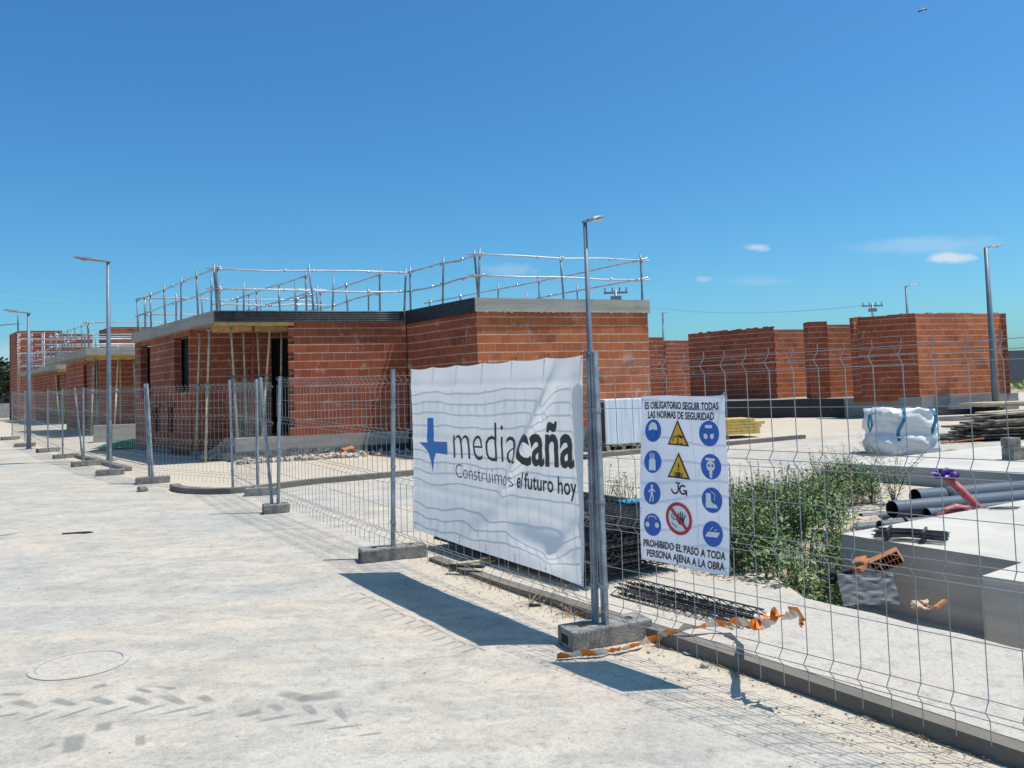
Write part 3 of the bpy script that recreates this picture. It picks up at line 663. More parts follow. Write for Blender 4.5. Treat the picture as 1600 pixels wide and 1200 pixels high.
icons = {
 (0, 0): [[(-.55, .05), (-.5, .45), (-.2, .75), (.2, .75), (.5, .45), (.55, .05)]] ,
 (0, 1): [[(-.38, -.75), (.42, -.75), (.35, .1), (.25, .3), (-.35, .25), (-.4, 0)], bar(-.2, .2, -.3, .75, .1), bar(-.02, .2, -.08, .8, .1), bar(.16, .2, .18, .75, .1)],
 (0, 2): [disc(0, .62, .16, 12)[0], bar(0, .45, 0, -.05, .26), bar(-.4, .1, -.05, .4, .12), bar(.4, .15, .05, .4, .12), bar(-.02, -.05, -.25, -.75, .14), bar(.04, -.05, .2, -.4, .14), bar(.2, -.4, .1, -.75, .12)],
 (0, 3): [disc(-.55, 0, .24, 12)[0], disc(.55, 0, .24, 12)[0], bar(-.5, .5, -.3, .75, .08), bar(.5, .5, .3, .75, .08), bar(-.3, .75, .3, .75, .08)],
 (1, 0): [bar(-.35, .55, .35, .55, .25), [(-.5, .0), (-.15, -.05), (-.12, -.3), (-.3, -.45), (-.5, -.3)], [(.5, .0), (.15, -.05), (.12, -.3), (.3, -.45), (.5, -.3)]],
 (1, 1): [bar(-.45, .6, .45, .55, .2), disc(0, .05, .42, 16)[0], bar(0, -.3, 0, -.62, .3), disc(0, -.75, .14, 10)[0]],
 (1, 2): [[(-.55, .55), (-.1, .55), (-.05, -.15), (.45, -.35), (.6, -.6), (-.6, -.6)], bar(-.05, .7, .35, .45, .05), bar(.35, .45, .25, .0, .05)],
 (1, 3): [[(-.75, -.25), (.45, -.25), (.75, .15), (-.45, .15)], bar(-.25, .3, .05, .55, .06), bar(.2, .25, .4, .4, .06)]}
for c, xx in ((0, xl), (1, xr)):
    for r_ in range(4):
        cy = Y_(rows[r_]); R_ = .070 if c == 0 else .074
        dk = pp.polys(disc(xx, cy, R_), 'pblue', 'pictogram', .0022)
        o = pp.polys(disc(xx, cy, R_ * 1.10, 28, R_ * 1.06), 'pblue', 'disc_rim', .0022); o.parent = dk; o.matrix_parent_inverse = pinv @ Matrix(); 
        for q in (o,): q.parent = po
        o2 = pp.polys(sc(icons[(c, r_)], xx, cy, R_), 'pwhite', 'symbol', .0042)
pp.polys(disc(xl, Y_(rows[0]) - .022, .030, 16), 'pblue', 'symbol', .0052)
pp.polys([disc(xr - .012, Y_(rows[1]) + .006, .008, 10)[0], disc(xr + .014, Y_(rows[1]) + .006, .008, 10)[0]], 'pblue', 'symbol', .0062)
for k, cy in enumerate((Y_(.225), Y_(.418))):
    T = lambda s_, y0=0: [(xm - .088 * s_, cy - .070 * s_ + y0), (xm + .088 * s_, cy - .070 * s_ + y0), (xm, cy + .088 * s_ + y0)]
    pp.polys([T(1)], 'black', 'warning_triangle', .0022); pp.polys([T(.80, -.004)], 'pyel', 'triangle_field', .0040)
    if k == 0: g = [bar(-.5, .0, .1, .12, .10), bar(.1, .12, .55, .0, .22), bar(-.5, .0, -.55, -.35, .08), bar(0, -.15, .0, -.5, .10), disc(0, -.08, .08, 8)[0], bar(.25, -.5, .5, -.5, .1), bar(-.15, -.5, .1, -.5, .08)]
    else: g = [bar(0, .55, 0, .15, .12), bar(0, .05, 0, -.05, .12), bar(-.22, -.38, .22, -.38, .42), bar(-.40, -.38, -.30, -.38, .36), bar(.30, -.38, .40, -.38, .36), bar(-.1, .0, .1, .0, .08)]
    pp.polys(sc(g, xm, cy - .02, .075), 'black', 'symbol', .0056)
# small dark monogram
def arc(cx, cy, r, a0, a1, w, n=8): return [bar(cx + r * math.cos(a0 + (a1 - a0) * i / n), cy + r * math.sin(a0 + (a1 - a0) * i / n), cx + r * math.cos(a0 + (a1 - a0) * (i + 1.15) / n), cy + r * math.sin(a0 + (a1 - a0) * (i + 1.15) / n), w) for i in range(n)]
cy = Y_(.548); pp.polys(arc(xm - .028, cy - .004, .026, math.pi, 2 * math.pi, .010) + [bar(xm - .002, cy - .004, xm - .004, cy + .034, .011), bar(xm - .024, cy + .034, xm + .012, cy + .034, .009)], 'black', 'monogram', .0024)
pp.polys(arc(xm + .034, cy - .002, .026, .9, 2 * math.pi - .1, .011) + [bar(xm + .035, cy - .006, xm + .064, cy - .006, .009), bar(xm + .060, cy - .006, xm + .060, cy - .036, .010)], 'black', 'monogram', .0031)
cy = Y_(.722); pp.polys(disc(xm, cy, .085), 'pwhite', 'prohibition_disc', .0020)
pp.polys([disc(xm - .033, cy + .012, .020, 12)[0]][:0] + arc(xm - .035, cy + .010, .020, 0, 6.28, .004, 12) + [bar(xm - .055, cy - .03, xm - .015, cy - .055, .005), bar(xm - .045, cy + .014, xm - .028, cy + .014, .004), bar(xm - .045, cy + .002, xm - .030, cy + .002, .004)], 'black', 'symbol', .0034)
hx, hy = xm + .018, cy - .004
pp.polys([[(hx - .020, hy - .03), (hx + .018, hy - .03), (hx + .022, hy + .008), (hx - .020, hy + .010)]], 'black', 'symbol', .0036)
pp.polys([bar(hx - .016, hy + .008, hx - .020, hy + .038, .008), bar(hx - .004, hy + .008, hx - .004, hy + .048, .008)], 'black', 'symbol', .0038)
pp.polys([bar(hx + .008, hy + .006, hx + .014, hy + .044, .008), bar(hx + .018, hy + .004, hx + .032, hy + .030, .008), bar(hx - .016, hy - .02, hx - .036, hy + .0, .008)], 'black', 'symbol', .0040)
pp.polys(disc(xm, cy, .098, 36, .078), 'pred', 'prohibition_ring', .0050); pp.polys([bar(xm - .06, cy + .06, xm + .06, cy - .06, .018)], 'pred', 'prohibition_bar', .0058)
for (s_, t_) in ((.02, PH - .02), (PW - .02, PH - .02), (PW - .02, .02), (.01, .3)):
    mb = MB(); q = SP(s_, t_, .003); mb.path([q, q - nR * .05, q - nR * .04 + V((0, 0, .04)), q + V((0, 0, .02))], .003, 4)
    o = mb.build('tie', 'galv', po); o.matrix_parent_inverse = pinv

# ------------------------------------------------------------------ buildings
ZV = V((0, 0, 1))
def wall(mb, p0, p1, z0, z1, th, openings=(), u_off=0, n_out=None, teeth=(0, 0)):
    """brick wall with square openings (u0,u1,za,zb); front face on p0-p1, thickness away from n_out"""
    p0, p1 = V((p0[0], p0[1], 0)), V((p1[0], p1[1], 0)); d = p1 - p0; l = d.length; d.normalize()
    n = V((d.y, -d.x, 0))
    if n_out is not None and n.dot(n_out) < 0: n = -n
    ops = list(openings); rows = int((z1 - z0) / .21)
    for k in range(rows + 1):
        if k % 2:
            za, zb = z0 + k * .21, min(z1, z0 + (k + 1) * .21)
            if zb - za < .02: continue
            if teeth[0]: ops.append((0, .13, za, zb))
            if teeth[1]: ops.append((l - .13, l, za, zb))
    us = sorted({0, l} | {round(min(max(o[i], 0), l), 4) for o in ops for i in (0, 1)}); zs = sorted({z0, z1} | {round(min(max(o[i], z0), z1), 4) for o in ops for i in (2, 3)})
    us = [u for i, u in enumerate(us) if i == 0 or u - us[i - 1] > 1e-3]; zs = [z for i, z in enumerate(zs) if i == 0 or z - zs[i - 1] > 1e-3]
    def solid(i, j):
        if i < 0 or j < 0 or i >= len(us) - 1 or j >= len(zs) - 1: return False
        um, zm = (us[i] + us[i + 1]) / 2, (zs[j] + zs[j + 1]) / 2
        return not any(o[0] < um < o[1] and o[2] < zm < o[3] for o in ops)
    P = lambda u, z, b: p0 + d * u - n * (th if b else 0) + ZV * z
    for i in range(len(us) - 1):
        for j in range(len(zs) - 1):
            if not solid(i, j): continue
            a, b, c, e = us[i], us[i + 1], zs[j], zs[j + 1]; U = u_off
            mb.face([P(a, c, 0), P(b, c, 0), P(b, e, 0), P(a, e, 0)], [(a + U, c - z0), (b + U, c - z0), (b + U, e - z0), (a + U, e - z0)])
            mb.face([P(b, c, 1), P(a, c, 1), P(a, e, 1), P(b, e, 1)], [(b + U + 3, c - z0), (a + U + 3, c - z0), (a + U + 3, e - z0), (b + U + 3, e - z0)])
            for (di, dj, q) in ((-1, 0, (a, c, a, e)), (1, 0, (b, c, b, e)), (0, -1, (a, c, b, c)), (0, 1, (a, e, b, e))):
                if not solid(i + di, j + dj):
                    v = [P(q[0], q[1], 0), P(q[0], q[1], 1), P(q[2], q[3], 1), P(q[2], q[3], 0)]
                    if dj: mb.face(v, [(q[0], .1), (q[0], .17), (q[2], .17), (q[2], .1)])
                    else: mb.face(v, [(U + 5, q[1] - z0), (U + 5 + th, q[1] - z0), (U + 5 + th, q[3] - z0), (U + 5, q[3] - z0)])
def guard(name, pts, z, label, posts_every=2.2, hgt=1.05, mat='rail', seed=1, closed=False, lean=.12, ext=.25):
    """roof guard rail: leaning tube posts with two rails clamped to them"""
    R_ = random.Random(seed); P = [V((p[0], p[1], z)) for p in pts]
    t = empty(name, P[0], label, 'guard rail', 'tube guard rails on the flat roofs'); inv = Matrix.Translation(-P[0])
    def bl(m_, nm, mt): o = m_.build(nm, mt, t, True); o.matrix_parent_inverse = inv
    for i in range(len(P) - 1):
        d = P[i + 1] - P[i]; l = d.length; k = max(1, round(l / posts_every)); d.normalize()
        for j in range(k + (1 if i == len(P) - 2 else 0)):
            m_ = MB(); b = P[i] + d * (l * j / k); tp = b + d * R_.uniform(-lean, lean) + ZV * (hgt + R_.uniform(.05, .2)); m_.path([b - ZV * .1, tp], .026, 6); bl(m_, 'post', 'rpost')
            if R_.random() < .45 and j < k:
                m_ = MB(); b2 = b + d * R_.uniform(.35, .8); m_.path([b2 - ZV * .1, b2 + d * R_.uniform(-lean, lean) * .5 + ZV * R_.uniform(.7, 1.15)], .022, 6); bl(m_, 'post', 'rpost')
        for h in (hgt, hgt * .52):
            m_ = MB(); m_.path([P[i] - d * ext + ZV * (h + .02)] + [P[i] + d * l * q + ZV * (h + R_.uniform(-.035, .035)) for q in (.25, .5, .75)] + [P[i + 1] + d * ext + ZV * h], .024, 6)
            for q in (.02, .35, .5, .8, .98): c_ = P[i] + d * l * q + ZV * h; m_.cbox(c_ - ZV * .03, .065, .065, .06, R_.random())
            bl(m_, 'rail', mat)
    return t
def prop(Bp, Tp, label, mat='propc', group='steel props under the formwork'):
    t = empty('steel_prop', Bp, label, 'steel prop', group); inv = Matrix.Translation(-V(Bp)); Bp, Tp = V(Bp), V(Tp); d = (Tp - Bp)
    def bl(m_, nm, mt): o = m_.build(nm, mt, t, True); o.matrix_parent_inverse = inv
    m_ = MB(); m_.path([Bp + ZV * .01, Bp + d * .58], .034, 8); bl(m_, 'outer_tube', mat); m_ = MB(); m_.path([Bp + d * .58, Tp], .026, 8); bl(m_, 'inner_tube', mat)
    m_ = MB(); m_.path([Bp + d * .56, Bp + d * .60], .05, 8); m_.path([Bp + d * .575 - V((.09, 0, 0)), Bp + d * .575 + V((.09, 0, 0))], .01, 5); bl(m_, 'collar', 'propg' if mat != 'propr' else mat)
    m_ = MB(); m_.cbox(Bp, .13, .13, .01, .3); m_.cbox(Tp - ZV * .01, .13, .13, .01, .3); bl(m_, 'plates', mat)
def roofslab(mb, poly, z0, z1): mb.prism(poly, z0, z1)
def xy(v): return (v.x, v.y)
nA = V((DA.y, -DA.x, 0))        # outward, towards the road/camera for walls along DA
nB = V((-DB.y, DB.x, 0)); nB = nB if nB.x < 0 else -nB   # outward to the left for walls along DB

# --- near house
P4 = at(333, 485, 3.95); P3 = at(634, 486, 3.95); P1 = at(742, 465, 3.95); P2 = at(1015, 469, 3.95)
for p in (P4, P3, P1, P2): p.z = 0
DA = (P3 - P4).normalized(); DAr = (P2 - P1).normalized(); DBr = (P3 - P1).normalized(); nA = V((DAr.y, -DAr.x, 0)); nB = V((-DBr.y, DBr.x, 0)); nB = nB if nB.x < 0 else -nB
PL0 = at(205, 521, 3.95); PL0.z = 0; DBl = (PL0 - P4).normalized()
house = empty('brick_house', (P3.x, P3.y, .25), 'near unfinished one-storey red brick house with a flat concrete roof', 'house'); hinv = Matrix.Translation(-V((P3.x, P3.y, .25)))
def hb(m_, nm, mt, par=house, inv=hinv, smooth=False): o = m_.build(nm, mt, par, smooth); o.matrix_parent_inverse = inv; return o
ZB, ZT = .79, 3.65
Pd = xat(449, 0, 0) if False else None
def onfront(px, z): # point of the front line P4-P3 seen at column px
    lo, hi = 0., (P3 - P4).length
    for _ in range(40):
        m_ = (lo + hi) / 2; q = P4 + DA * m_ + ZV * z - EYE
        if 800 + F_ * q.dot(RT) / q.dot(FW) < px: lo = m_
        else: hi = m_
    return P4 + DA * lo
W0 = onfront(452, 2.2); W1 = P3
m_ = MB(); ins = -nA * .04
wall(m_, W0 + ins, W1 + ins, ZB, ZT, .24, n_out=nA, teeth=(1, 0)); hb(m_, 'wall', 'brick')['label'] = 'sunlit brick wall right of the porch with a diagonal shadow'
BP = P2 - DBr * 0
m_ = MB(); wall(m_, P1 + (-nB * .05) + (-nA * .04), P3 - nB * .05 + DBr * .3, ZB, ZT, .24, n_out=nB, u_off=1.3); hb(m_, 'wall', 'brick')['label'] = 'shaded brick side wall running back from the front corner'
m_ = MB(); wall(m_, P1 + (-nB * .053) + (-nA * .04), P2 - nA * .04 - DAr * .05, ZB, ZT, .24, n_out=nA, u_off=.4, openings=[]); hb(m_, 'wall', 'brick_lit')['label'] = 'sunlit brick gable wall behind the banner'
m_ = MB(); wall(m_, P2 - nA * .3 - DAr * .05, P2 + DBr * 10 - DAr * .05, ZB, ZT, .2, n_out=DAr); hb(m_, 'wall', 'brick')
# porch back wall, left facade
BW0 = at(296, 518, 3.6); BW0.z = 0; BW1 = BW0 + DA * 4.3
m_ = MB(); wall(m_, BW0, BW1, .3, ZT, .2, n_out=nA, u_off=.7, openings=[(2.08, 3.7, .8, 3.4)]); hb(m_, 'wall', 'brick')['label'] = 'shaded brick back wall of the porch with a doorway'
m_ = MB(); wall(m_, BW1 - nA * .03, W0 + ins + DA * .02 - nA * .243, .5, ZT, .2, n_out=-DA); hb(m_, 'wall', 'brick')
FL = at(215, 536, 3.65); FL.z = 0; FL = BW0 + DBl * (FL - BW0).length
m_ = MB(); wall(m_, BW0 + DBl * .005 - nB * 0, FL, .3, ZT, .2, n_out=nB, u_off=.2, openings=[(.08, 1.3, 2.0, 3.5), (3.57, 4.6, 1.9, 3.5), (1.4, 1.92, .9, 1.6), (2.7, 3.3, .9, 1.6)])
hb(m_, 'wall', 'brick')['label'] = 'left brick facade with a window and narrow openings'
m_ = MB(); q0 = BW0 + DBl * .35 + nB * .02; m_.box(q0 + DBl * .95 + ZV * 1.61, DBl * .75, nB * .03, ZV * .08); q0 = BW0 + DBl * 2.6 + nB * .02; m_.box(q0 + ZV * 1.61, DBl * .8, nB * .03, ZV * .08); hb(m_, 'lintel', 'kerb')
m_ = MB(); m_.box(BW0 + DA * 2.0 - nA * .45 + ZV * .5, DA * 1.8, -nA * .02, ZV * 2.95); m_.box(BW0 + DBl * .3 - nB * .28 + ZV * .5, DBl * 4.8, -nB * .02, ZV * 3.0); hb(m_, 'shade_black', 'dark')  # black sheets behind the openings, painting the shade of the rooms
m_ = MB(); q0 = BW1 + nA * .02 - DA * 1.3; m_.box(q0 + ZV * 3.32, DA * 1.4, nA * .12, ZV * .2); hb(m_, 'lintel', 'kerb')
# plinth
PLq = onfront(368, .8)
m_ = MB(); m_.box(PLq + nA * .02 + ZV * .15, (P3 - PLq) - nA * 0, -nA * 1.2, ZV * (ZB - .155)); hb(m_, 'plinth', 'conc')
m_ = MB(); m_.box(P1 + nA * .03 - nB * 0 + nB * .03 + ZV * .15, DAr * ((P2 - P1).length + .06), -nA * 1.0, ZV * (ZB - .155)); hb(m_, 'plinth', 'concd')
m_ = MB(); m_.box(P1 + nB * .033 + nA * .0 + ZV * .15, DBr * ((P3 - P1).length - .02), -nB * .5, ZV * (ZB - .152)); hb(m_, 'plinth', 'ribs')['label'] = 'plinth face coated in black'
m_ = MB(); n_ = 40                                    # torn black film along the foot of the plinth
for i in range(n_):
    for k in range(3):
        a = PLq + (P3 - PLq) * (i / n_); b = PLq + (P3 - PLq) * ((i + 1) / n_)
        z = lambda u, k_: .16 + k_ * .10 + (.05 * nz(u * 3.1, k_ * 2.) if k_ else 0) + (.03 * abs(nz(u * 7, 3)) if k_ == 3 else 0)
        o_ = lambda u, k_: nA * (.05 + (3 - k_) * .06 + .04 * nz(u * 4, k_ * 3.3))
        ua, ub = i * .14, (i + 1) * .14
        m_.face([a + o_(ua, k) + ZV * z(ua, k), b + o_(ub, k) + ZV * z(ub, k), b + o_(ub, k + 1) + ZV * z(ub, k + 1), a + o_(ua, k + 1) + ZV * z(ua, k + 1)])
hb(m_, 'foundation_film', 'blackfilm')
m_ = MB(); m_.prism([xy(BW0 + DBl * 6), xy(BW0), xy(PLq - nA * .02), xy(P3 + DAr * 3), xy(P3 + DAr * 3 + DBr * 8), xy(BW0 + DBl * 8 + DAr * 2)], .2, .42); hb(m_, 'floor', 'concd')
# roof slab with its edge trims and soffit formwork
BK = P2 + DBr * 10.6; BK0 = P4 + DBl * 7.3
m_ = MB(); m_.prism([xy(P4), xy(P3), xy(P1), xy(P2), xy(BK), xy(BK0)], 3.655, 3.95)
slab = hb(m_, 'roof_slab', 'conc')
m_ = MB()
for i in range(6): m_.path([P4 + DA * .02 + nA * .018 + ZV * (3.69 + i * .046), P4 + DA * 2.2 + nA * .026 + ZV * (3.688 + i * .046), P4 + DA * 4.0 + nA * .02 + ZV * (3.692 + i * .046), P3 + nA * .016 + nB * .05 + ZV * (3.69 + i * .046)], .021, 6)
m_.box(P4 + DA * .3 + nA * .003 + ZV * 3.665, DA * ((P3 - P4).length - .36), nA * .012, ZV * .28); hb(m_, 'ribbed_edge_membrane', 'ribs', smooth=True)
m_ = MB(); m_.box(P1 + nB * .003 + ZV * 3.60, DBr * ((P3 - P1).length - .01), nB * .02, ZV * .353); hb(m_, 'black_edge_film', 'blackfilm')
m_ = MB(); n_ = 60                                     # ragged concrete drip line under the slab edge
for i in range(n_):
    a = P1 + DAr * (i * (P2 - P1).length / n_); l_ = (P2 - P1).length / n_; m_.box(a + nA * .004 - nA * .03 + ZV * (3.655 - .03 - .05 * abs(nz(i * .5, 3))), DAr * l_ * .98, nA * .045, ZV * (.04 + .05 * abs(nz(i * .5, 3))))
hb(m_, 'mortar_drips', 'slab')
F0 = P4 + DA * .05 - nA * .02; F1 = onfront(459, 3.6)
m_ = MB(); m_.prism([xy(F0), xy(F1), xy(F1 - nA * 1.25), xy(F0 - nA * 1.25 + DBl * .2)], 3.610, 3.651); hb(m_, 'formwork_board', 'ply')
m_ = MB()
for k in (.8, 1.15): m_.box(F0 - nA * k + DA * -.05 + ZV * 3.50, DA * ((F1 - F0).length), -nA * .09, ZV * .108)
m_.box(F0 - nA * .02 + ZV * 3.575, DA * (F1 - F0).length, -nA * .03, ZV * .034)
hb(m_, 'formwork_joist', 'beam')
for i, (tx, ty, bx, by, bz, mat, lab) in enumerate((
    (294, 518, 294.5, 703, 0, 'propg', 'green steel prop at the left corner of the near porch'), (312, 516, 306, 718, 0, 'propc', 'cream steel prop, second from the left in the near porch'),
    (327, 516, 321, 723, 0, 'propc', 'cream rust-flecked steel prop, third from the left and nearest in the near porch'), (360.5, 517, 373, 683, .8, 'propc', 'tilted cream steel prop left of the red prop'),
    (380, 516, 387, 682, .8, 'propc', 'cream steel prop just left of the red prop'), (396, 510, 392.5, 682, .8, 'propr', 'red rusty steel prop in the near porch'),
    (402, 518, 410, 683, .8, 'propc', 'steel prop crossing behind the fence post tops, leaning left'), (422, 518, 409, 686, .8, 'propc', 'steel prop crossing behind the fence post tops, leaning right'), (440, 513, 438, 688, .8, 'propc', 'upright cream steel prop beside the doorway of the near porch'))):
    b_ = gp(bx, by) if bz == 0 else at(bx, by, bz)
    if bz: fy_ = onfront(bx, 2.2).y + (.3 if i % 2 else .95); b_ = xat(bx, fy_, .43)
    t_ = xat(tx, b_.y + .05, 3.49 if i < 3 else 3.6)
    prop(b_, t_, lab, mat)
# guard rails
e_ = .18
guard('guardrail', [P4 - nA * e_ + DA * .1, P3 - nA * e_ - DA * .0], 3.95, 'bright tube guard rail along the front edge of the near roof', 2.3, mat='railw', seed=3)
guard('guardrail', [P4 - nA * e_ + DA * .1, P4 + DBl * 7.1 + DA * .15], 3.95, 'tube guard rail receding along the left edge of the near roof', 1.5, seed=4)
guard('guardrail', [P3 - nB * e_ - nA * .1, P1 - nB * e_ - nA * e_], 3.95, 'tube guard rail rising from the inner corner to the front corner of the near roof', 1.3, seed=5)
guard('guardrail', [P1 - nB * e_ - nA * e_, P2 - nA * e_ - DAr * .1], 3.95, 'bright tube guard rail on top of the concrete edge behind the banner', 2.3, mat='railw', seed=6)
guard('guardrail', [P2 - nA * e_ - DAr * .12, P2 + DBr * 10.3 - DAr * .15], 3.95, 'tube guard rail receding along the right edge of the near roof', 2.1, seed=7)
guard('guardrail', [P3 + DBr * .8 - DA * .3, P3 + DBr * 6.6 - DA * .2], 3.95, 'inner tube guard rail receding behind the inner roof corner', 1.7, seed=8)
guard('guardrail', [P3 + DBr * .9 - DA * 2.2, P3 + DBr * 6.2 - DA * 2.2], 3.95, 'inner tube guard rail in the middle of the near roof', 1.7, seed=9, hgt=1.0)
guard('guardrail', [P4 + DBl * 6.9 + DA * .3, P4 + DBl * 7.0 + DA * 5.5], 3.95, 'pale back guard rail seen through the front one on the near roof', 2.0, mat='railw', seed=10)
guard('guardrail', [P3 + DBr * 3.3 - DA * 3.6, P3 + DBr * 3.3 - DA * .9], 3.95, 'short pale cross guard rail in the middle of the near roof', 2.0, mat='railw', seed=11, hgt=.95)
# debris along the plinth
rr = random.Random(5)
m_ = MB()
for i in range(260):
    c_ = PLq + (P3 - PLq) * (rr.random() ** 1.2 * .95) + nA * (.2 + rr.random() * .6); s_ = rr.uniform(.02, .09); m_.m = 0 if rr.random() < .5 else 1
    m_.cbox((c_.x, c_.y, gz(c_.x, c_.y) + rr.uniform(-.01, .05)), s_ * 1.8, s_, s_ * .8, rr.random() * 6, (V((1, .5, 0)).normalized(), rr.uniform(-.8, .8)))
tag(m_.build('brick_rubble', ['rubble', 'slab']), 'loose brick rubble and dust along the foot of the near house', 'rubble', kind='stuff')
m_ = MB(); hc = gp(356, 718)
for i in range(340):
    a_ = rr.random() * 6.28; r_ = rr.random() ** .7; c_ = hc + V((math.cos(a_) * r_ * .75, math.sin(a_) * r_ * .6 + .3, 0)); s_ = rr.uniform(.03, .11)
    m_.cbox((c_.x, c_.y, gz(c_.x, c_.y) + (1 - r_) * .5 * rr.uniform(.6, 1)), s_ * 1.9, s_, s_ * .9, rr.random() * 6, (V((1, .5, 0)).normalized(), rr.uniform(-.9, .9)))
tag(m_.build('brick_heap', 'rubble'), 'heap of broken red brick at the left end of the plinth', 'rubble heap', kind='stuff')
for (px, py, l_, a_) in ((470, 714, 1.4, .35), (430, 722, 1.1, .3), (530, 706, .9, .5)):
    q = gp(px, py); m_ = MB(); m_.cbox((q.x, q.y, q.z), l_, .12, .035, a_); tag(m_.build('wooden_board', 'oldwood'), {470: 'long pale board lying by the plinth of the near house', 430: 'reddish board lying nearest the leaning fence posts', 530: 'short board lying right of the long board by the plinth'}[px], 'board')
q = gp(424, 716); m_ = MB(); m_.path([q + V((-.25, 0, .12)), q + V((.22, .08, .12))], .12, 14); tag(m_.build('film_roll', 'pack', smooth=True), 'short white roll of film lying by the plinth', 'roll')
for k, (px, py, lab) in enumerate(((545, 712, 'broken red hollow brick at the right end of the plinth'), (556, 708, 'red hollow brick leaning on the film at the plinth end'))):
    q = gp(px, py); m_ = MB(); m_.cbox(q + ZV * .02, .3, .2, .19, .6 + k, (V((1, 0, 0)), .3)); tag(m_.build('hollow_brick', 'brickpiece', bevel=.01), lab, 'brick')

# --- houses further along the street (same type)
def far_house(c4, zt, base, label, seed, back=7.0, lab2='middle', cols=('propg', 'propc')):
    c = V((c4.x, c4.y, 0)); t = empty('brick_house', (c.x, c.y, base), label, 'house'); inv = Matrix.Translation(-V((c.x, c.y, base)))
    zs = zt - .30
    def b_(m, n, mt, sm=False): o = m.build(n, mt, t, sm); o.matrix_parent_inverse = inv; return o
    m = MB(); m.prism([xy(c), xy(c + DA * 9), xy(c + DA * 9 + DBl * back), xy(c + DBl * back)], zs, zt); b_(m, 'roof_slab', 'conc')
    w0 = c + DA * 3.1 - nA * .04; m = MB(); wall(m, w0, c + DA * 9 - nA * .04, base + .3, zs, .24, n_out=nA, teeth=(1, 0)); b_(m, 'wall', 'brick')
    k0 = c - nA * 1.7 + DA * .35; m = MB(); wall(m, k0, k0 + DA * 4.2, base, zs, .2, n_out=nA, openings=[(2.0, 2.9, base, zs - .3)]); b_(m, 'wall', 'brick')
    m = MB(); wall(m, k0 + DBl * .005, k0 + DBl * (back - 1.7), base, zs, .2, n_out=nB, openings=[(.2, .9, base + 1.6, zs - .2), (2.4, 3.1, base + .2, zs - .2)]); b_(m, 'wall', 'brick')
    m = MB(); m.box(k0 - nA * .7 + ZV * base, DA * 4, -nA * .02, ZV * 3); m.box(k0 - nB * .5 + DBl * .2 + ZV * base, DBl * 4, -nB * .02, ZV * 3); b_(m, 'shade_black', 'dark')  # room shade painted as black sheets behind doorway and window
    m = MB(); m.box(w0 - DA * 1.4 + nA * .02 + ZV * (base - .1), DA * 8, -nA * 1.2, ZV * .42); b_(m, 'plinth', 'conc')
    m = MB(); m.prism([xy(c + DA * .1 - nA * .02), xy(c + DA * 3.1 - nA * .02), xy(c + DA * 3.1 - nA * 1.5), xy(c + DA * .1 - nA * 1.5)], zs - .05, zs - .004); b_(m, 'formwork_board', 'ply')
    m = MB()
    for k in (.9, 1.3): m.box(c - nA * k + DA * -.1 + ZV * (zs - .16), DA * 3.3, -nA * .09, ZV * .108)
    b_(m, 'formwork_joist', 'beam')
    R_ = random.Random(seed)
    for i in range(8):
        d_ = .25 + (i // 2) * .85 + R_.uniform(-.15, .15); k = .2 if i % 2 == 0 else 1.24; bb = c + DA * d_ - nA * k; bb.z = gz(bb.x, bb.y); tt = bb + DA * R_.uniform(-.3, .3); tt.z = zs - .16
        prop(bb, tt, '%s steel prop of the %s house porch, %s row, %s from the left' % (('green', 'cream')[(i // 2) % 2], lab2, ('front', 'back')[i % 2], ('first', 'second', 'third', 'fourth')[i // 2]), cols[(i // 2) % 2])
    guard('guardrail', [c - nA * .15 + DA * .1, c - nA * .15 + DA * 8], zt, 'pale tube guard rail along the front of the %s roof' % lab2, 2.2, mat='railw', seed=seed)
    guard('guardrail', [c - nA * .15 + DA * .1, c + DBl * (back - .3) + DA * .15], zt, 'tube guard rail receding along the left edge of the %s roof' % lab2, 1.4, seed=seed + 1)
    guard('guardrail', [c + DBl * (back - .4) + DA * .3, c + DBl * (back - .4) + DA * 6], zt, 'pale tube guard rail at the back of the %s roof' % lab2, 2.2, mat='railw', seed=seed + 2)
hB = at(134.5, 543.5, 4.15); far_house(hB, 4.15, .45, 'middle unfinished brick house with props under its porch slab, left of the near house', 21, 8.6, 'middle')
hC = at(89, 568, 4.25); hC2 = hC
far_house(hC2, 4.25, .65, 'far unfinished brick house with scaffold, third along the street', 31, 12.5, 'far', ('propg', 'propg'))
# rear two-storey brick volumes
def brickbox(name, c, dx, dy, lx, ly, z0, zt, label, mat='brick', ops=(), par=None, op2=()):
    c = V((c.x, c.y, 0)); t = empty(name, (c.x, c.y, z0), label, 'building'); inv = Matrix.Translation(-V((c.x, c.y, z0)))
    def b_(m, n, mt): o = m.build(n, mt, t); o.matrix_parent_inverse = inv
    ndx = V((dx.y, -dx.x, 0)); 
    for i, (a, b, n_, oo) in enumerate(((c, c + dx * lx, -dy, ops), (c + dy * ly, c + dx * lx + dy * ly, dy, ()), (c + dy * .201, c + dy * (ly - .201), -dx, op2), (c + dx * lx + dy * .201, c + dx * lx + dy * (ly - .201), dx, ()))):
        m = MB(); wall(m, a, b, z0, zt, .2, n_out=n_, u_off=i * 1.7, openings=oo); b_(m, 'wall', mat)
    return t, b_
r1 = at(28, 517, 7.3); r2 = at(95, 516, 7.3)
brickbox('brick_building', r1, DA, DBl, (r2 - r1).length, 3.5, .9, 7.3, 'tall two-storey brick volume behind the scaffold at the far left')
r3 = at(97, 522, 7.1); brickbox('brick_building', r3, DA, DBl, 2.0, 3, .9, 7.1, 'lower brick volume right of the tall one at the far left')
r4 = at(172, 511, 7.1); brickbox('brick_building', r4, DA, DBl, 4.2, 3, .9, 7.1, 'brick upper storey showing between the middle and near houses')
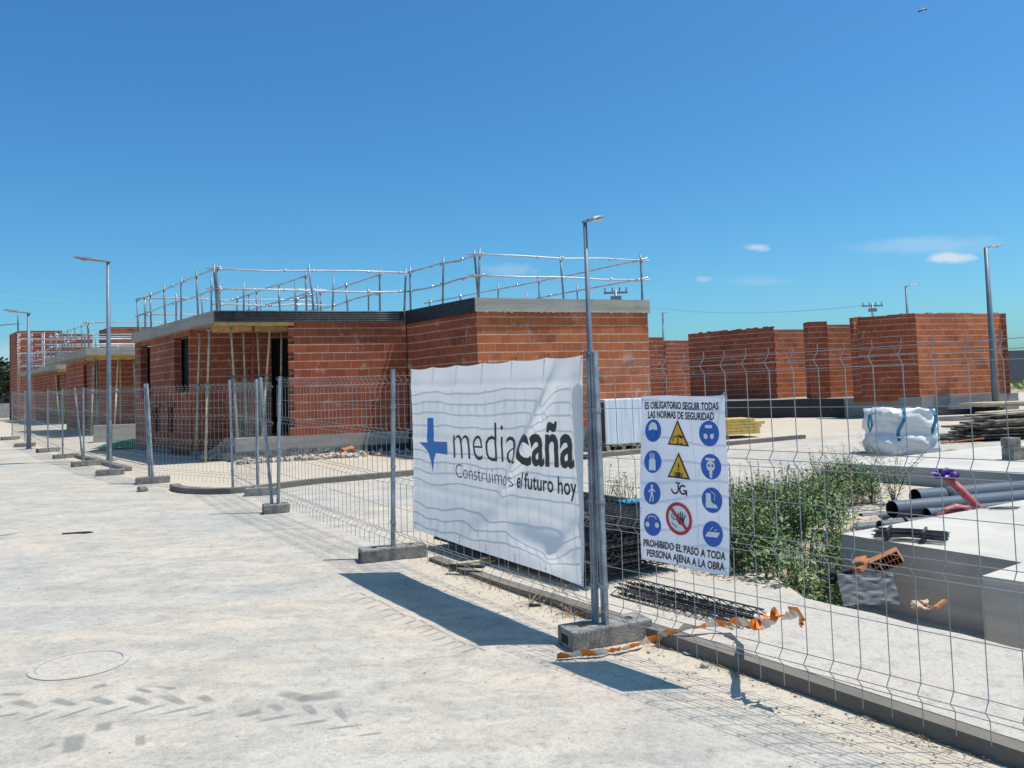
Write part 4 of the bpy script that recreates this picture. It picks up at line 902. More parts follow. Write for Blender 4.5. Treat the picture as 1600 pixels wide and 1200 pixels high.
# white scaffold before it
sc0 = at(31, 580, 4.3); t = empty('scaffold', sc0, 'white tube scaffold tower with plank guards at the far left house', 'scaffold'); inv = Matrix.Translation(-sc0)
for i in range(3):
    m_ = MB()
    for k in (0, .8):
        b_ = sc0 + DA * (i * .75) + DBl * k; m_.path([V((b_.x, b_.y, .7)), V((b_.x, b_.y, 7.0))], .026, 6)
        for z in range(14):
            if k == 0: q = sc0 + DA * (i * .75); m_.path([V((q.x, q.y, 4.3 + z * .2)), V((q.x, q.y, 4.3 + z * .2)) + DBl * .8], .02, 5)
    o = m_.build('frame', 'railw', t, True); o.matrix_parent_inverse = inv
for z in (4.6, 5.0, 5.5, 6.0, 6.5, 6.9):
    m_ = MB(); q = V((sc0.x, sc0.y, z)) - nB * 0 + nA * .05; m_.box(q, DA * 1.5, nA * .03, ZV * .09); o = m_.build('guard_board', 'railw' if z in (4.6, 5.5, 6.5) else 'redw', t); o.matrix_parent_inverse = inv
for z in (5.0, 5.45, 5.75):
    q = at(55, 545, 5.2); m_ = MB(); m_.path([V((q.x, q.y, z - .0)), V((q.x, q.y, z)) + DA * 6], .04, 5); tag(m_.build('guard_bar', 'railw', smooth=True), {5.0: 'lowest', 5.45: 'middle', 5.75: 'topmost'}[z] + ' of the three pale bars across the far left brick volume', 'bar')
# mast and cabinet odds at far left
q = at(28, 508, 7.6); m_ = MB(); m_.path([V((q.x, q.y, 7.2)), V((q.x, q.y, 8.6))], .05, 6); m_.path([V((q.x - 1.3, q.y, 7.62)), V((q.x + .2, q.y, 7.72))], .035, 5); tag(m_.build('mast', 'rpost', smooth=True), 'thin cross-armed mast on the corner of the far left brick volume', 'mast')
# green net, block bench beside the middle house
q = gp(205, 700); m_ = MB(); n1, n2 = 22, 10
for j in range(n2 + 1):
    for i in range(n1 + 1):
        x_ = (i / n1 - .5) * 2.2; y_ = (j / n2 - .5) * 1.1; h_ = .28 * max(0, 1 - (x_ / 1.1) ** 2) * max(0, 1 - (y_ / .56) ** 2) + .05 * nz(x_ * 4, y_ * 4) + .03; m_.v.append((q.x + x_, q.y + y_, q.z + max(.005, h_)))
for j in range(n2):
    for i in range(n1): k = j * (n1 + 1) + i; m_.f.append((k, k + 1, k + n1 + 2, k + n1 + 1)); m_.uv.append(None); m_.mi.append(0)
tag(m_.build('green_net', 'net', smooth=True), 'crumpled green safety net on the ground left of the near porch', 'net')
q = gp(198, 690); m_ = MB(); m_.cbox((q.x, q.y + .5, q.z), 2.6, .4, .62, .36); tag(m_.build('concrete_wall', 'conc', bevel=.01), 'low concrete wall stub between the near and middle houses', 'wall')

# --- house on the right: brick shell without a roof
ZR0, ZR1 = 1.10, 4.0
def top(px, py, z=ZR1): q = at(px, py, z); return V((q.x, q.y, 0))
b0, b1, b2 = top(1327, 497), top(1430, 490), top(1571, 490)
c0, c1 = top(1075, 522), top(1210, 511)
g0, g1 = top(1262, 503), top(1292, 502)
eR = (b2 - b1).normalized(); eL = (b0 - b1).normalized(); nR1 = V((eR.y, -eR.x, 0)); nL1 = V((-eL.y, eL.x, 0)); nL1 = nL1 if nL1.x < 0 else -nL1
hr = empty('brick_shell', (b1.x, b1.y, .45), 'roofless brick shell of a house on a black-footed plinth at the right', 'house'); rinv = Matrix.Translation(-V((b1.x, b1.y, .45)))
def rb(m_, nm, mt): o = m_.build(nm, mt, hr); o.matrix_parent_inverse = rinv; return o
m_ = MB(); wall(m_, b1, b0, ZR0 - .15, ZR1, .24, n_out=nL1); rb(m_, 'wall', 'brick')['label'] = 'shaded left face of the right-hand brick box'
m_ = MB(); wall(m_, b1 - nL1 * .003 , b2, ZR0 - .18, ZR1, .24, n_out=nR1, u_off=.5); rb(m_, 'wall', 'brick_lit')['label'] = 'sunlit orange face of the right-hand brick box'
m_ = MB(); wall(m_, b2, b2 + eL * 3.5, ZR0, ZR1, .2, n_out=eR); wall(m_, b0 - eR * 0, b0 + eR * 3.6, ZR0, ZR1, .2, n_out=-nR1); rb(m_, 'wall', 'brick')
eC = (c0 - c1).normalized()
m_ = MB(); wall(m_, c1, c0, ZR0, ZR1, .24, n_out=nL1, teeth=(1, 0)); rb(m_, 'wall', 'brick')['label'] = 'long shaded brick wall in the middle of the roofless house'
d0 = c1 - eC * .0 + eC * .6; dd = eR
pd = lambda px, py, z=3.98: at(px, py, z)
m_ = MB(); q0 = c1 + eC * .9; wall(m_, q0, q0 + dd * 4.2, ZR0, 3.96, .2, n_out=nR1, u_off=.3); rb(m_, 'wall', 'brick_lit')
m_ = MB(); gd = (g1 - g0).normalized(); wall(m_, g0, g1, ZR0, ZR1, .5, n_out=V((gd.y, -gd.x, 0)), u_off=.1); rb(m_, 'pier', 'brick')
m_ = MB(); q0 = g1 - nR1 * .55 + dd * -.1; wall(m_, q0, q0 + dd * 2.4, ZR0, 3.92, .2, n_out=nR1); rb(m_, 'wall', 'brick_lit')
a0 = top(1018, 527); a1 = top(1039, 527); m_ = MB(); ad = (a1 - a0).normalized(); wall(m_, a0 - ad * 1.5, a1, ZR0, ZR1, .3, n_out=V((ad.y, -ad.x, 0)), teeth=(0, 1)); rb(m_, 'pier', 'brick')
e0 = top(1040, 532); e1_ = top(1078, 532); m_ = MB(); ad = (e1_ - e0).normalized(); wall(m_, e0, e1_ + ad, ZR0 - .2, ZR1, .3, n_out=V((ad.y, -ad.x, 0))); rb(m_, 'wall', 'brick')
for pa_, pb_, n_ in ((b1, b0, nL1), (b1, b2, nR1), (c1, c0, nL1)):   # ragged mortar and chips left on the wall tops
    m_ = MB(); d_ = (pb_ - pa_).normalized(); l_ = (pb_ - pa_).length; u = .02
    while u < l_ - .3:
        w_ = rr.uniform(.08, .3)
        if rr.random() < .7: m_.box(pa_ + d_ * u - n_ * .01 + ZV * (ZR1 + .001), d_ * w_ * .93, -n_ * rr.uniform(.12, .22), ZV * rr.uniform(.012, .05))
        u += w_
    rb(m_, 'mortar_cap', 'brick' if pa_ is c1 else 'rubble')
# plinth
f0, f1 = gp(1118, 653), gp(1320, 652); fd = (f0 - f1); fd.z = 0; fd.normalize(); fn = V((-fd.y, fd.x, 0)); fn = fn if fn.y < 0 else -fn
m_ = MB(); base = [xy(f1 + fd * 11), xy(f1), xy(b1 + nL1 * .05 + nR1 * .06 + eL * .0), xy(b2 + nR1 * .06 + eR * .3), xy(b2 + eR * .3 + eL * 7), xy(f1 + fd * 11 + eR * 8)]
m_.prism(base, .2, ZR0 - .02); rb(m_, 'plinth', 'concd')
m_ = MB(); k = 46
for i in range(k):
    a = f1 + fd * (i * .24); h0, h1 = [.76 + .05 * nz(j * .8, 4) for j in (i, i + 1)]; P_ = a + fn * .02; Q_ = P_ + fd * .24
    m_.face([V((P_.x, P_.y, .2)), V((Q_.x, Q_.y, .2)), V((Q_.x, Q_.y, h1)), V((P_.x, P_.y, h0))])
m_.box(f1 + fn * .004 + ZV * .2, fd * 11, fn * .012, ZV * .5)
rb(m_, 'bitumen_coat', 'blackfilm')
m_ = MB(); q = at(1322, 613, 1.1); m_.path([q, q + ZV * .85], .06, 8); tag(m_.build('cable_riser', 'purple', smooth=True), 'purple cable duct stub standing by the pier of the roofless house', 'duct')

# ------------------------------------------------------------------ street lamps
def lamp(base, zt, arm, label, r=.055, al=.85, box=False):
    t = empty('street_lamp', base, label, 'street lamp', 'grey street lamps'); h = zt - base.z
    m_ = MB(); m_.path([(0, 0, 0), (0, 0, h * .35), (0, 0, h)], [r * 1.25, r * 1.05, r * .7], 12); m_.build('pole', 'lampm', t, True)
    m_ = MB(); m_.cbox((0, 0, 0), .28, .28, .02); m_.path([(0, 0, .02), (0, 0, .05)], r * 1.5, 10); m_.build('base_plate', 'lampm', t)
    m_ = MB(); d = V((math.cos(arm), math.sin(arm), 0)); s = V((-d.y, d.x, 0)); up = .12
    A_ = d * -.05 + ZV * (h - .02); B_ = d * al + ZV * (h + up)
    prof = [(0, .05, .035), (.15, .08, .05), (.45, .14, .055), (.8, .15, .045), (1, .10, .02)]; rings = []
    for u, w, th in prof:
        c = A_ + (B_ - A_) * u; rings.append([c - s * w, c - s * w * .7 + ZV * th, c + s * w * .7 + ZV * th, c + s * w, c + s * w * .8 - ZV * .015, c - s * w * .8 - ZV * .015])
    for i in range(len(rings) - 1):
        for j in range(6): m_.face([rings[i][j], rings[i][(j + 1) % 6], rings[i + 1][(j + 1) % 6], rings[i + 1][j]])
    m_.face(rings[0]); m_.face(list(reversed(rings[-1]))); hd = m_.build('lamp_head', 'lampm', t)
    m_ = MB(); c = A_ + (B_ - A_) * .62 - ZV * .028; m_.box(c - d * .22 - s * .09, d * .4, s * .18, ZV * .008); m_.build('lens', 'lens', hd)
    m_ = MB(); m_.cbox((0, -r * 1.15, .6), .08, .02, .4); m_.build('hatch', 'lampm', t)
    return t
lb = gp(171, 720); lamp(lb, hz_z := 1.7 + (633.8 - 407) / F_ * lb.y * 1.0, math.pi + .1, 'street lamp nearest on the left, in front of the middle house', .06)
lb = V((xat(924, 17.6, 1.7).x, 17.6, gz(0, 17.6))); lamp(lb, 1.7 + (609 - 344) / F_ * 17.6, .35, 'tall street lamp rising behind the banner post', .06, .42)
lb = gp(1557, 648); lamp(lb, 1.7 + (588.5 - 386) / F_ * lb.y, .35, 'street lamp at the right in front of the orange brick box', .095, .75)
q = at(1418, 613, 1.3); lb = V((xat(1424, 44, 1.7).x, 44, .6)); lamp(lb, 1.7 + (592.5 - 447) / F_ * 44, .3, 'street lamp showing above the right brick box', .08, .9)
lb = gp(45, 702); lamp(lb, 1.7 + (638 - 489) / F_ * lb.y, math.pi + .15, 'second street lamp along the left street, before the far house', .06, .75)
lb = V((xat(1040, 62, 1.7).x, 62, .9)); lamp(lb, 1.7 + (605 - 489) / F_ * 62, .2, 'small distant street lamp right of the near house roof', .09, .5)

# ------------------------------------------------------------------ power line far behind
def pylon(px, py, Y, label, s=1.):
    q = atY(px, py, Y); t = empty('power_pole', (q.x, q.y, .9), label, 'power pole', 'distant power poles'); h = q.z - .9
    m_ = MB(); m_.path([(0, 0, 0), (0, 0, h + .5)], [.35, .22], 8); m_.build('pole', 'rpost', t, True)
    m_ = MB(); m_.cbox((0, 0, h - .15), 3.6 * s, .25, .3); m_.cbox((0, 0, h - 1.2), 1.6, .5, .7); m_.build('crossarm', 'rpost', t)
    m_ = MB()
    for x in (-1.6, -.5, .6, 1.6): m_.path([(x * s, 0, h + .15), (x * s, 0, h + .8)], .09, 5)
    m_.build('insulators', 'farwall', t); return q
q1 = pylon(1363, 478, 165, 'distant power pole with transformer above the right brick box', 1.2); q2 = pylon(962, 457.5, 120, 'distant T-shaped power pole above the right end of the near roof', 1.0)
m_ = MB()
for o_ in (-1.2, 1.2):
    a = q1 + V((o_, 0, .3)); b = atY(1000, 478, 230) + V((o_, 0, 0))
    m_.path([a + (b - a) * (i / 24) - ZV * (4 * 1.9 * (i / 24) * (1 - i / 24)) for i in range(25)], .02, 4)
tag(m_.build('power_line', 'farwall'), 'thin sagging power cables running across the far sky', 'power line')
m_ = MB(); a = atY(-30, 457, 90); b = atY(110, 470, 150); m_.path([a, (a + b) / 2 - ZV * .2, b], .03, 4); tag(m_.build('power_line', 'railw'), 'thin pale cable high at the left edge of the photo', 'power line')
# ------------------------------------------------------------------ foundation slabs at the right
def slabobj(name, poly, z0, z1, label, mat='slabside'):
    """cast slab: vertical board-marked sides, paler rough top, slightly uneven arris"""
    P = rough_poly(poly, .02, .3, 5); t = empty(name, (P[0][0], P[0][1], z0), label, 'foundation'); inv = Matrix.Translation(-V((P[0][0], P[0][1], z0)))
    m_ = MB(); m_.prism(P, z0, z1); o = m_.build('sides', mat, t); o.matrix_parent_inverse = inv
    m_ = MB(); m_.prism(P, z1 + .001, z1 + .005); o = m_.build('top', 'slabtop', t); o.matrix_parent_inverse = inv
    return t
slabobj('foundation_slab', [(2.96, 7.42), (3.76, 6.06), (3.25, 5.70), (3.50, 5.38), (4.5, 4.1), (9, 1), (13, 5), (12.5, 13.0), (9.2, 11.15)], -.34, .30, 'near pale concrete foundation slab with a stepped corner and wire bundle on top')
slabobj('foundation_slab', [(5.33, 13.31), (6.95, 11.0), (9.6, 11.5), (12.6, 13.4), (30, 16), (34, 26), (22, 23.5), (9.7, 15.85)], -.1, .35, 'farther pale concrete foundation slab behind the grey pipes')
# blocks standing on the far slab
for px, py, s_, lab in ((1585, 719, .20, 'lower grey concrete block on the far foundation slab'),):
    q = at(px, py, .354); m_ = MB(); m_.cbox(q + V((.12, .1, 0)), .42, .22, .20, .3); tag(m_.build('concrete_block', 'block', bevel=.008), lab, 'block')
    m_ = MB(); m_.cbox(q + V((.02, .1, .203)), .2, .2, .15, .2); tag(m_.build('concrete_block', 'block', bevel=.008), 'small grey concrete block stacked on the lower block of the far slab', 'block')
# wire bundle on the near slab
rr = random.Random(11)
a, b = at(1368, 838, .32), at(1480, 845, .32); m_ = MB()
for i in range(46):
    o_ = (b - a); nn = V((-o_.y, o_.x, 0)).normalized(); s = rr.uniform(-.13, .13); h = .015 + rr.random() * .05; e = rr.uniform(-.12, .1)
    m_.path([a + nn * (s + rr.uniform(-.03, .03)) + o_ * (e * .4 + .0) + ZV * h, (a + b) / 2 + nn * s * .8 + ZV * (h + .01), b + nn * (s + rr.uniform(-.03, .03)) + o_ * (e * .4) + ZV * h], .0045, 4)
for u in (.2, .7): m_.cbox(a + (b - a) * u, .02, .3, .085, math.atan2(b.y - a.y, b.x - a.x))
tag(m_.build('wire_bundle', 'rebar'), 'tied bundle of cut steel wires lying on the near foundation slab', 'wire bundle')
q = at(1585, 795, .31); m_ = MB(); m_.path([q + V((math.cos(a_) * .16 - .1, math.sin(a_) * .07, .012)) for a_ in [i * .45 for i in range(13)]] + [q + V((-.5, .1, .012)), q + V((-.8, -.05, .012))], .006, 5)
tag(m_.build('wire_loop', 'rebar', smooth=True), 'loose loop of wire on the near foundation slab by the right edge', 'wire')

# pipes between the slabs
dP = unit(.90, .27)
def pipe(px, py, Y, r, L_, label, d=None, band=0):
    c = atY(px, py, Y); d = d or dP; t = empty('grey_pipe', c, label, 'pipe', 'grey plastic pipes between the slabs'); m_ = MB(); n = 26; nr = V((-d.y, d.x, 0))
    P = lambda u, rr_, a_: d * u + nr * math.cos(a_) * rr_ + ZV * math.sin(a_) * rr_
    for i in range(n):
        a_, b_ = 2 * math.pi * i / n, 2 * math.pi * (i + 1) / n
        m_.m = 0; m_.face([P(.14, r, a_), P(L_, r, a_), P(L_, r, b_), P(.14, r, b_)]); m_.face([P(0, r * 1.07, a_), P(.12, r * 1.07, a_), P(.12, r * 1.07, b_), P(0, r * 1.07, b_)]); m_.face([P(.12, r * 1.07, a_), P(.14, r, a_), P(.14, r, b_), P(.12, r * 1.07, b_)])
        m_.face([P(0, r * .98, a_), P(0, r * 1.07, a_), P(0, r * 1.07, b_), P(0, r * .98, b_)])
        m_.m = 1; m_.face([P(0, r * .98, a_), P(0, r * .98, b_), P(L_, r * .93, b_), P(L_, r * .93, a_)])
    m_.build('tube', ['pvc', 'pvcin'], t, True)
    if band:
        m_ = MB(); m_.path([d * band, d * (band + .09)], r * 1.04, 24); m_.build('band', 'pvcin', t, True)
pipe(1430, 777, 9.9, .096, 5.5, 'topmost grey pipe of the pile, with a dark band', band=.42)
pipe(1394, 796, 9.6, .098, 5.5, 'second grey pipe from the top, its dark mouth left of the topmost')
pipe(1427, 800, 9.75, .088, 5.0, 'dark shaded pipe below the topmost one')
pipe(1448, 803, 9.5, .062, 4.5, 'narrow grey pipe under the topmost one, nearest the pink duct')
pipe(1345, 810, 9.9, .058, 5.0, 'narrow grey pipe in the weeds, middle of the lower row')
pipe(1306, 808, 10.1, .052, 5.0, 'leftmost narrow grey pipe, half hidden in the weeds')
pipe(1322, 828, 9.4, .062, 4.8, 'lowest grey pipe with its mouth at the corner of the near slab')
pipe(1375, 822, 9.25, .06, 4.6, 'grey pipe lying in the shade just behind the near slab')
pipe(1415, 818, 9.3, .055, 4.6, 'short-diameter pipe mostly hidden behind the near slab edge')
M['dullfilm'] = cloth('dull_plastic_film', (.16, .175, .19), .3, .1, .6)
# pink duct
def ribbed(pts, r, lab):
    P = []; R_ = []; acc = [V(p) for p in pts]
    for i in range(len(acc) - 1):
        for k in range(10):
            u = k / 10; P.append(acc[i] * (1 - u) + acc[i + 1] * u); R_.append(r * (1 + (.07 if k % 2 else -.02)))
    m_ = MB(); m_.path(P, R_, 12); return tag(m_.build('corrugated_duct', 'duct', smooth=True), lab, 'duct', 'pink corrugated ducts')
ribbed([atY(1478, 744, 8.9), atY(1500, 765, 8.8), atY(1517, 782, 8.75), atY(1545, 812, 8.7)], .044, 'straight pink corrugated duct rising from the pipes with purple tape at its tip')
ribbed([atY(1466, 812, 8.6), atY(1478, 799, 8.6), atY(1494, 793, 8.6), atY(1510, 797, 8.6), atY(1522, 812, 8.6)], .042, 'curved pink corrugated duct arching over the near slab edge')
wad(atY(1479, 743, 8.88), .105, 'purple', 'purple_tape', 'wad of purple tape wrapped on the tip of the pink duct')
# hollow brick, plastic sheet and waste in the trench
q = atY(1385, 880, 6.6); m_ = MB(); X = unit(.90, -.40) * .88 + ZV * .47; X.normalize(); Yv = V((.40, .90, -.02)).normalized(); Zv = X.cross(Yv).normalized(); Zv = Zv if Zv.z > 0 else -Zv
c = q; W_, D_, T_ = .235, .2, .10
fr = -Yv
def P_(u, v, w): return c + X * u + Zv * v + Yv * w
m_.m = 0; nu, nv = 8, 2; mar = .014
us = [-W_ / 2 + W_ * i / nu for i in range(nu + 1)]; vs = [-T_ / 2 + T_ * j / nv for j in range(nv + 1)]
for u in us: m_.box(P_(u - .003, -T_ / 2, 0), X * .006, Zv * T_, Yv * D_)
for v in vs: m_.box(P_(-W_ / 2, v - .004, .0008), X * W_, Zv * .008, Yv * (D_ - .0016))
m_.m = 1; m_.box(P_(-W_ / 2, -T_ / 2 + .005, .12), X * W_, Zv * (T_ - .01), Yv * .01)  # dark plate standing for the shade deep in the cells
tag(m_.build('hollow_brick', ['brickpiece', 'dark']), 'broken orange hollow brick tilted with its cells facing the road', 'brick')
q = atY(1362, 880, 6.75); m_ = MB(); m_.cbox(q - ZV * .06 + V((-.04, .08, 0)), .16, .10, .05, .5, (V((0, 1, 0)), -.5)); m_.cbox(q + V((-.05, .1, -.02)), .12, .10, .04, .9, (V((0, 1, 0)), -.4)); tag(m_.build('brick_shard', 'brickpiece', bevel=.012), 'curved orange brick shard under the tilted hollow brick', 'brick')
def crumple(name, mat, px, py, Y, w, h, d, label, cat='plastic sheet', seed=1, n=18):
    q = atY(px, py, Y); m_ = MB()
    for j in range(n + 1):
        for i in range(n + 1):
            u, v = i / n - .5, j / n; p = q + V((u * w, .015 * nz(u * 7 + seed, v * 6) + d * (v - .5), v * h + .02 * nz(u * 5, v * 5 + seed))); m_.v.append(tuple(p))
    for j in range(n):
        for i in range(n): k = j * (n + 1) + i; m_.f.append((k, k + 1, k + n + 2, k + n + 1)); m_.uv.append(None); m_.mi.append(0)
    return tag(m_.build(name, mat), label, cat)
crumple('plastic_sheet', 'dullfilm', 1358, 942, 6.35, .44, .22, .10, 'grey translucent plastic sheet standing in the trench below the tilted brick', seed=2)
wad(atY(1440, 946, 5.95), .06, 'rubble', 'plaster_lump', 'crumbling lump of plaster rubble in the trench')
q = atY(1470, 946, 5.75); m_ = MB(); m_.cbox(q, .12, .03, .02, .5, (V((0, 1, 0)), -.3)); tag(m_.build('brick_chip', 'brickpiece'), 'orange brick chip at the trench edge of the pavement', 'brick')
wad(atY(1315, 905, 6.9), .12, 'dark', 'black_film', 'black film bunched at the corner where weeds meet the near slab')

# ------------------------------------------------------------------ big bag
q0, q1_ = gp(1372, 714), gp(1474, 709); c = (q0 + q1_) / 2 + V((0, .5, 0)); bw = 1.36
t = empty('builders_bag', (c.x, c.y, gz(c.x, c.y)), 'large white woven builders bag with blue straps by the far slab', 'bag')
m_ = MB(); nu, nv = 72, 26; hh = .93
def bag(u, v):    # u round 0..1, v up 0..1
    a = 2 * math.pi * u; ca, sa = math.cos(a), math.sin(a); e = .55
    x = math.copysign(abs(ca) ** e, ca); y = math.copysign(abs(sa) ** e, sa); bul = 1 + .09 * math.sin(math.pi * min(1, v * 1.9)) - .07 * math.exp(-((v - .47) / .06) ** 2) + .05 * math.sin(math.pi * max(0, v - .45) * 1.8)
    w = .11 * nz(x * 2.2 + y * 2, v * 4.2, 3) + .06 * abs(nz(x * 6 + 5, y * 6 + v * 9, 1)) + .02 * nz(x * 16, v * 18 + y * 9, 1)
    z = v * hh + (.06 * nz(x * 2, y * 2, 7) + .07 * (x < -.6 and y < 0) - .03 * abs(x)) * v
    return V((x * (.60 * bul + w) + .04, y * (.50 * bul + w), max(0, z)))
for j in range(nv + 1):
    for i in range(nu): m_.v.append(tuple(bag(i / nu, j / nv)))
for j in range(nv):
    for i in range(nu): m_.f.append((j * nu + i, j * nu + (i + 1) % nu, (j + 1) * nu + (i + 1) % nu, (j + 1) * nu + i)); m_.uv.append(None); m_.mi.append(0)
k0 = len(m_.v)
for r_ in (.7, .35, 0):
    for i in range(nu): p = bag(i / nu, 1); m_.v.append((p.x * r_, p.y * r_, p.z - .05 * (1 - r_) + .05 * nz(p.x * 3 * r_, p.y * 3, 9)))
for r_ in range(3):
    A_ = nv * nu if r_ == 0 else k0 + (r_ - 1) * nu; B_ = k0 + r_ * nu
    for i in range(nu): m_.f.append((A_ + i, A_ + (i + 1) % nu, B_ + (i + 1) % nu, B_ + i)); m_.uv.append(None); m_.mi.append(0)
m_.build('sack', 'bag', t, True)
for x, top_, bot, wob in ((-.18, 1.03, .30, .05), (.36, .98, .35, .06)):
    m_ = MB(); P = []
    for i in range(12):
        v = i / 11; z = top_ + (bot - top_) * v; xx = x + wob * math.sin(v * 5) + (-.08 * v if x < 0 else .14 * v)
        best = bag(.75, min(1, z / hh)); P.append(V((xx, -.60 + best.y + .52 - .035, z)))
    for i in range(11):
        a_, b_ = P[i], P[i + 1]; m_.face([a_ + V((-.035, 0, 0)), a_ + V((.035, 0, 0)), b_ + V((.035, 0, 0)), b_ + V((-.035, 0, 0))]); m_.face([a_ + V((.035, .012, 0)), a_ + V((-.035, .012, 0)), b_ + V((-.035, .012, 0)), b_ + V((.035, .012, 0))])
    m_.build('strap', 'strap', t)
m_ = MB(); p = V((-.78, -.45, .82)); m_.path([p + V((.15, 0, .08)), p, p + V((-.03, 0, -.18)), p + V((.0, 0, -.34)), p + V((.05, 0, -.2)), p + V((.03, 0, 0))], .022, 5); m_.build('strap', 'strap', t, True)

# ------------------------------------------------------------------ stacks of material
# yellow timber beams
ya, yb = gp(1048, 692), gp(1190, 684); d = yb - ya; d.z = 0; L_ = d.length; d.normalize(); nn = V((-d.y, d.x, 0)); k = 0
for j in range(5):
    for i in range(3):
        o_ = ya + nn * (.05 + i * .31) + d * rr.uniform(-.04, .1) * (1 + (j % 2)); z = gz(ya.x, ya.y) + .13 + j * .085; m_ = MB()
        m_.box(V((o_.x, o_.y, z)), d * (L_ - (.12 if j == 4 else 0)), nn * .28, ZV * .076); k += 1
        tag(m_.build('yellow_beam', 'yel', bevel=.006), 'yellow timber beam, %s layer, %s row of the stack' % (('bottom', 'second', 'third', 'fourth', 'top')[j], ('front', 'middle', 'back')[i]), 'beam', 'stacked yellow beams')
for u in (.2, 1.6, 3.0):
    if u < L_ - .3: m_ = MB(); m_.box(ya + d * u + ZV * .0, d * .1, nn * .95, ZV * .12); tag(m_.build('bearer', 'darkwood'), 'dark wooden bearer under the yellow beams, %s' % {.2: 'left end', 1.6: 'middle', 3.0: 'right end'}[u], 'bearer')
# white wrapped insulation packs on pallets
pf, pr_, pl = gp(946, 706), gp(1062, 696), gp(918, 699); d = pr_ - pf; d.z = 0; L_ = d.length; d.normalize(); e = pl - pf; e.z = 0; eL_ = .95; e.normalize()
for k, (u0, u1) in enumerate(((0, .5), (.5, 1))):
    o_ = pf + d * (L_ * u0 + .02); z = gz(pf.x, pf.y); ln = L_ * (u1 - u0) - .03
    t = empty('wrapped_pack', (o_.x, o_.y, z), 'tall white film-wrapped pack on a pallet, %s' % ('left one with its end painted in shade' if k == 0 else 'right one behind the poster'), 'pack', 'white wrapped packs by the near house'); inv = Matrix.Translation(-V((o_.x, o_.y, z)))
    m_ = MB(); m_.box(V((o_.x, o_.y, z + .15)), d * ln, e * eL_, ZV * 1.10); ob = m_.build('wrap', 'xps', t, bevel=.03); ob.matrix_parent_inverse = inv
    m_ = MB()
    for q in (.02, .45, .88): m_.box(V((o_.x, o_.y, z)) + e * q * eL_ + d * .02, d * (ln - .04), e * .1, ZV * .02)
    for q in (.04, .5, .92):
        for w_ in (.03, .45, .88): m_.box(V((o_.x, o_.y, z + .021)) + d * q * (ln - .12) + e * w_ * eL_, d * .1, e * .1, ZV * .09)
    for q in range(6): m_.box(V((o_.x, o_.y, z + .112)) + d * q * (ln - .12) / 5, d * .1, e * eL_, ZV * .022)
    ob = m_.build('pallet', 'palewood', t); ob.matrix_parent_inverse = inv
m_ = MB(); o_ = pf + ZV * .15; m_.box(o_ - d * .006, d * .004, e * .95, ZV * 1.02); tag(m_.build('pack_end_shade', 'ribs'), 'dark sheet painting the shade on the left end of the white packs', 'sheet')  # end face of the packs is only in shade; this sheet paints it dark
# stacked mesh panels lying behind the banner
ma = V((1.16, 7.05, 0)); dm = KD; nm_ = kn; 
proto = MB(); Lm, Wm = 2.6, 1.0
for i in range(int(Wm / .07) + 1): proto.path([(0, i * .07, 0), (Lm, i * .07, .0)], .006, 4, cap=False)
for i in range(int(Lm / .075) + 1):
    x = i * .075; proto.path([(x, -.03, 0), (x, .22, 0), (x, .25, .05), (x, .28, 0), (x, .7, 0), (x, .73, .05), (x, .76, 0), (x, 1.05, 0)], .005, 4, cap=False)
for y in (0, Wm): proto.path([(-.02, y, .0), (Lm + .02, y, .0)], .017, 6)
base_z = .135; mp = None; NS = 16
ordn = ('bottom', 'second', 'third', 'fourth', 'fifth', 'sixth', 'seventh', 'eighth', 'ninth', 'tenth', 'eleventh', 'twelfth', 'thirteenth', 'fourteenth', 'fifteenth', 'top')
for k in range(NS):
    o_ = ma + kn * (.05 - .72 + rr.uniform(-.06, .06)) + KD * rr.uniform(-.12, .12); z = base_z + k * .032; rz = math.atan2(KD.y, KD.x) + rr.uniform(-.03, .03)
    lab = '%s dark mesh panel of the stack behind the banner post' % ordn[k]
    if k == 0:
        mp = proto.build('mesh_sheet', 'rebar'); tag(mp, lab, 'mesh panel', 'mesh panels stacked on the pavement'); mp.location = (o_.x + kn.x * 1.0, o_.y + kn.y * 1.0, z); mp.rotation_euler = (0, 0, rz)
    else: c_ = mp.copy(); COL.objects.link(c_); c_['label'] = lab; c_.location = (o_.x + kn.x * 1.0, o_.y + kn.y * 1.0, z); c_.rotation_euler = (rr.uniform(-.01, .01), rr.uniform(-.004, .004), rz)
m_ = MB(); q = ma + KD * .5 + kn * .3; m_.cbox((q.x, q.y, base_z + NS * .029 + .03), .35, .2, .015, .4); tag(m_.build('blue_scrap', 'strap'), 'small blue scrap lying on top of the mesh panel stack', 'scrap')
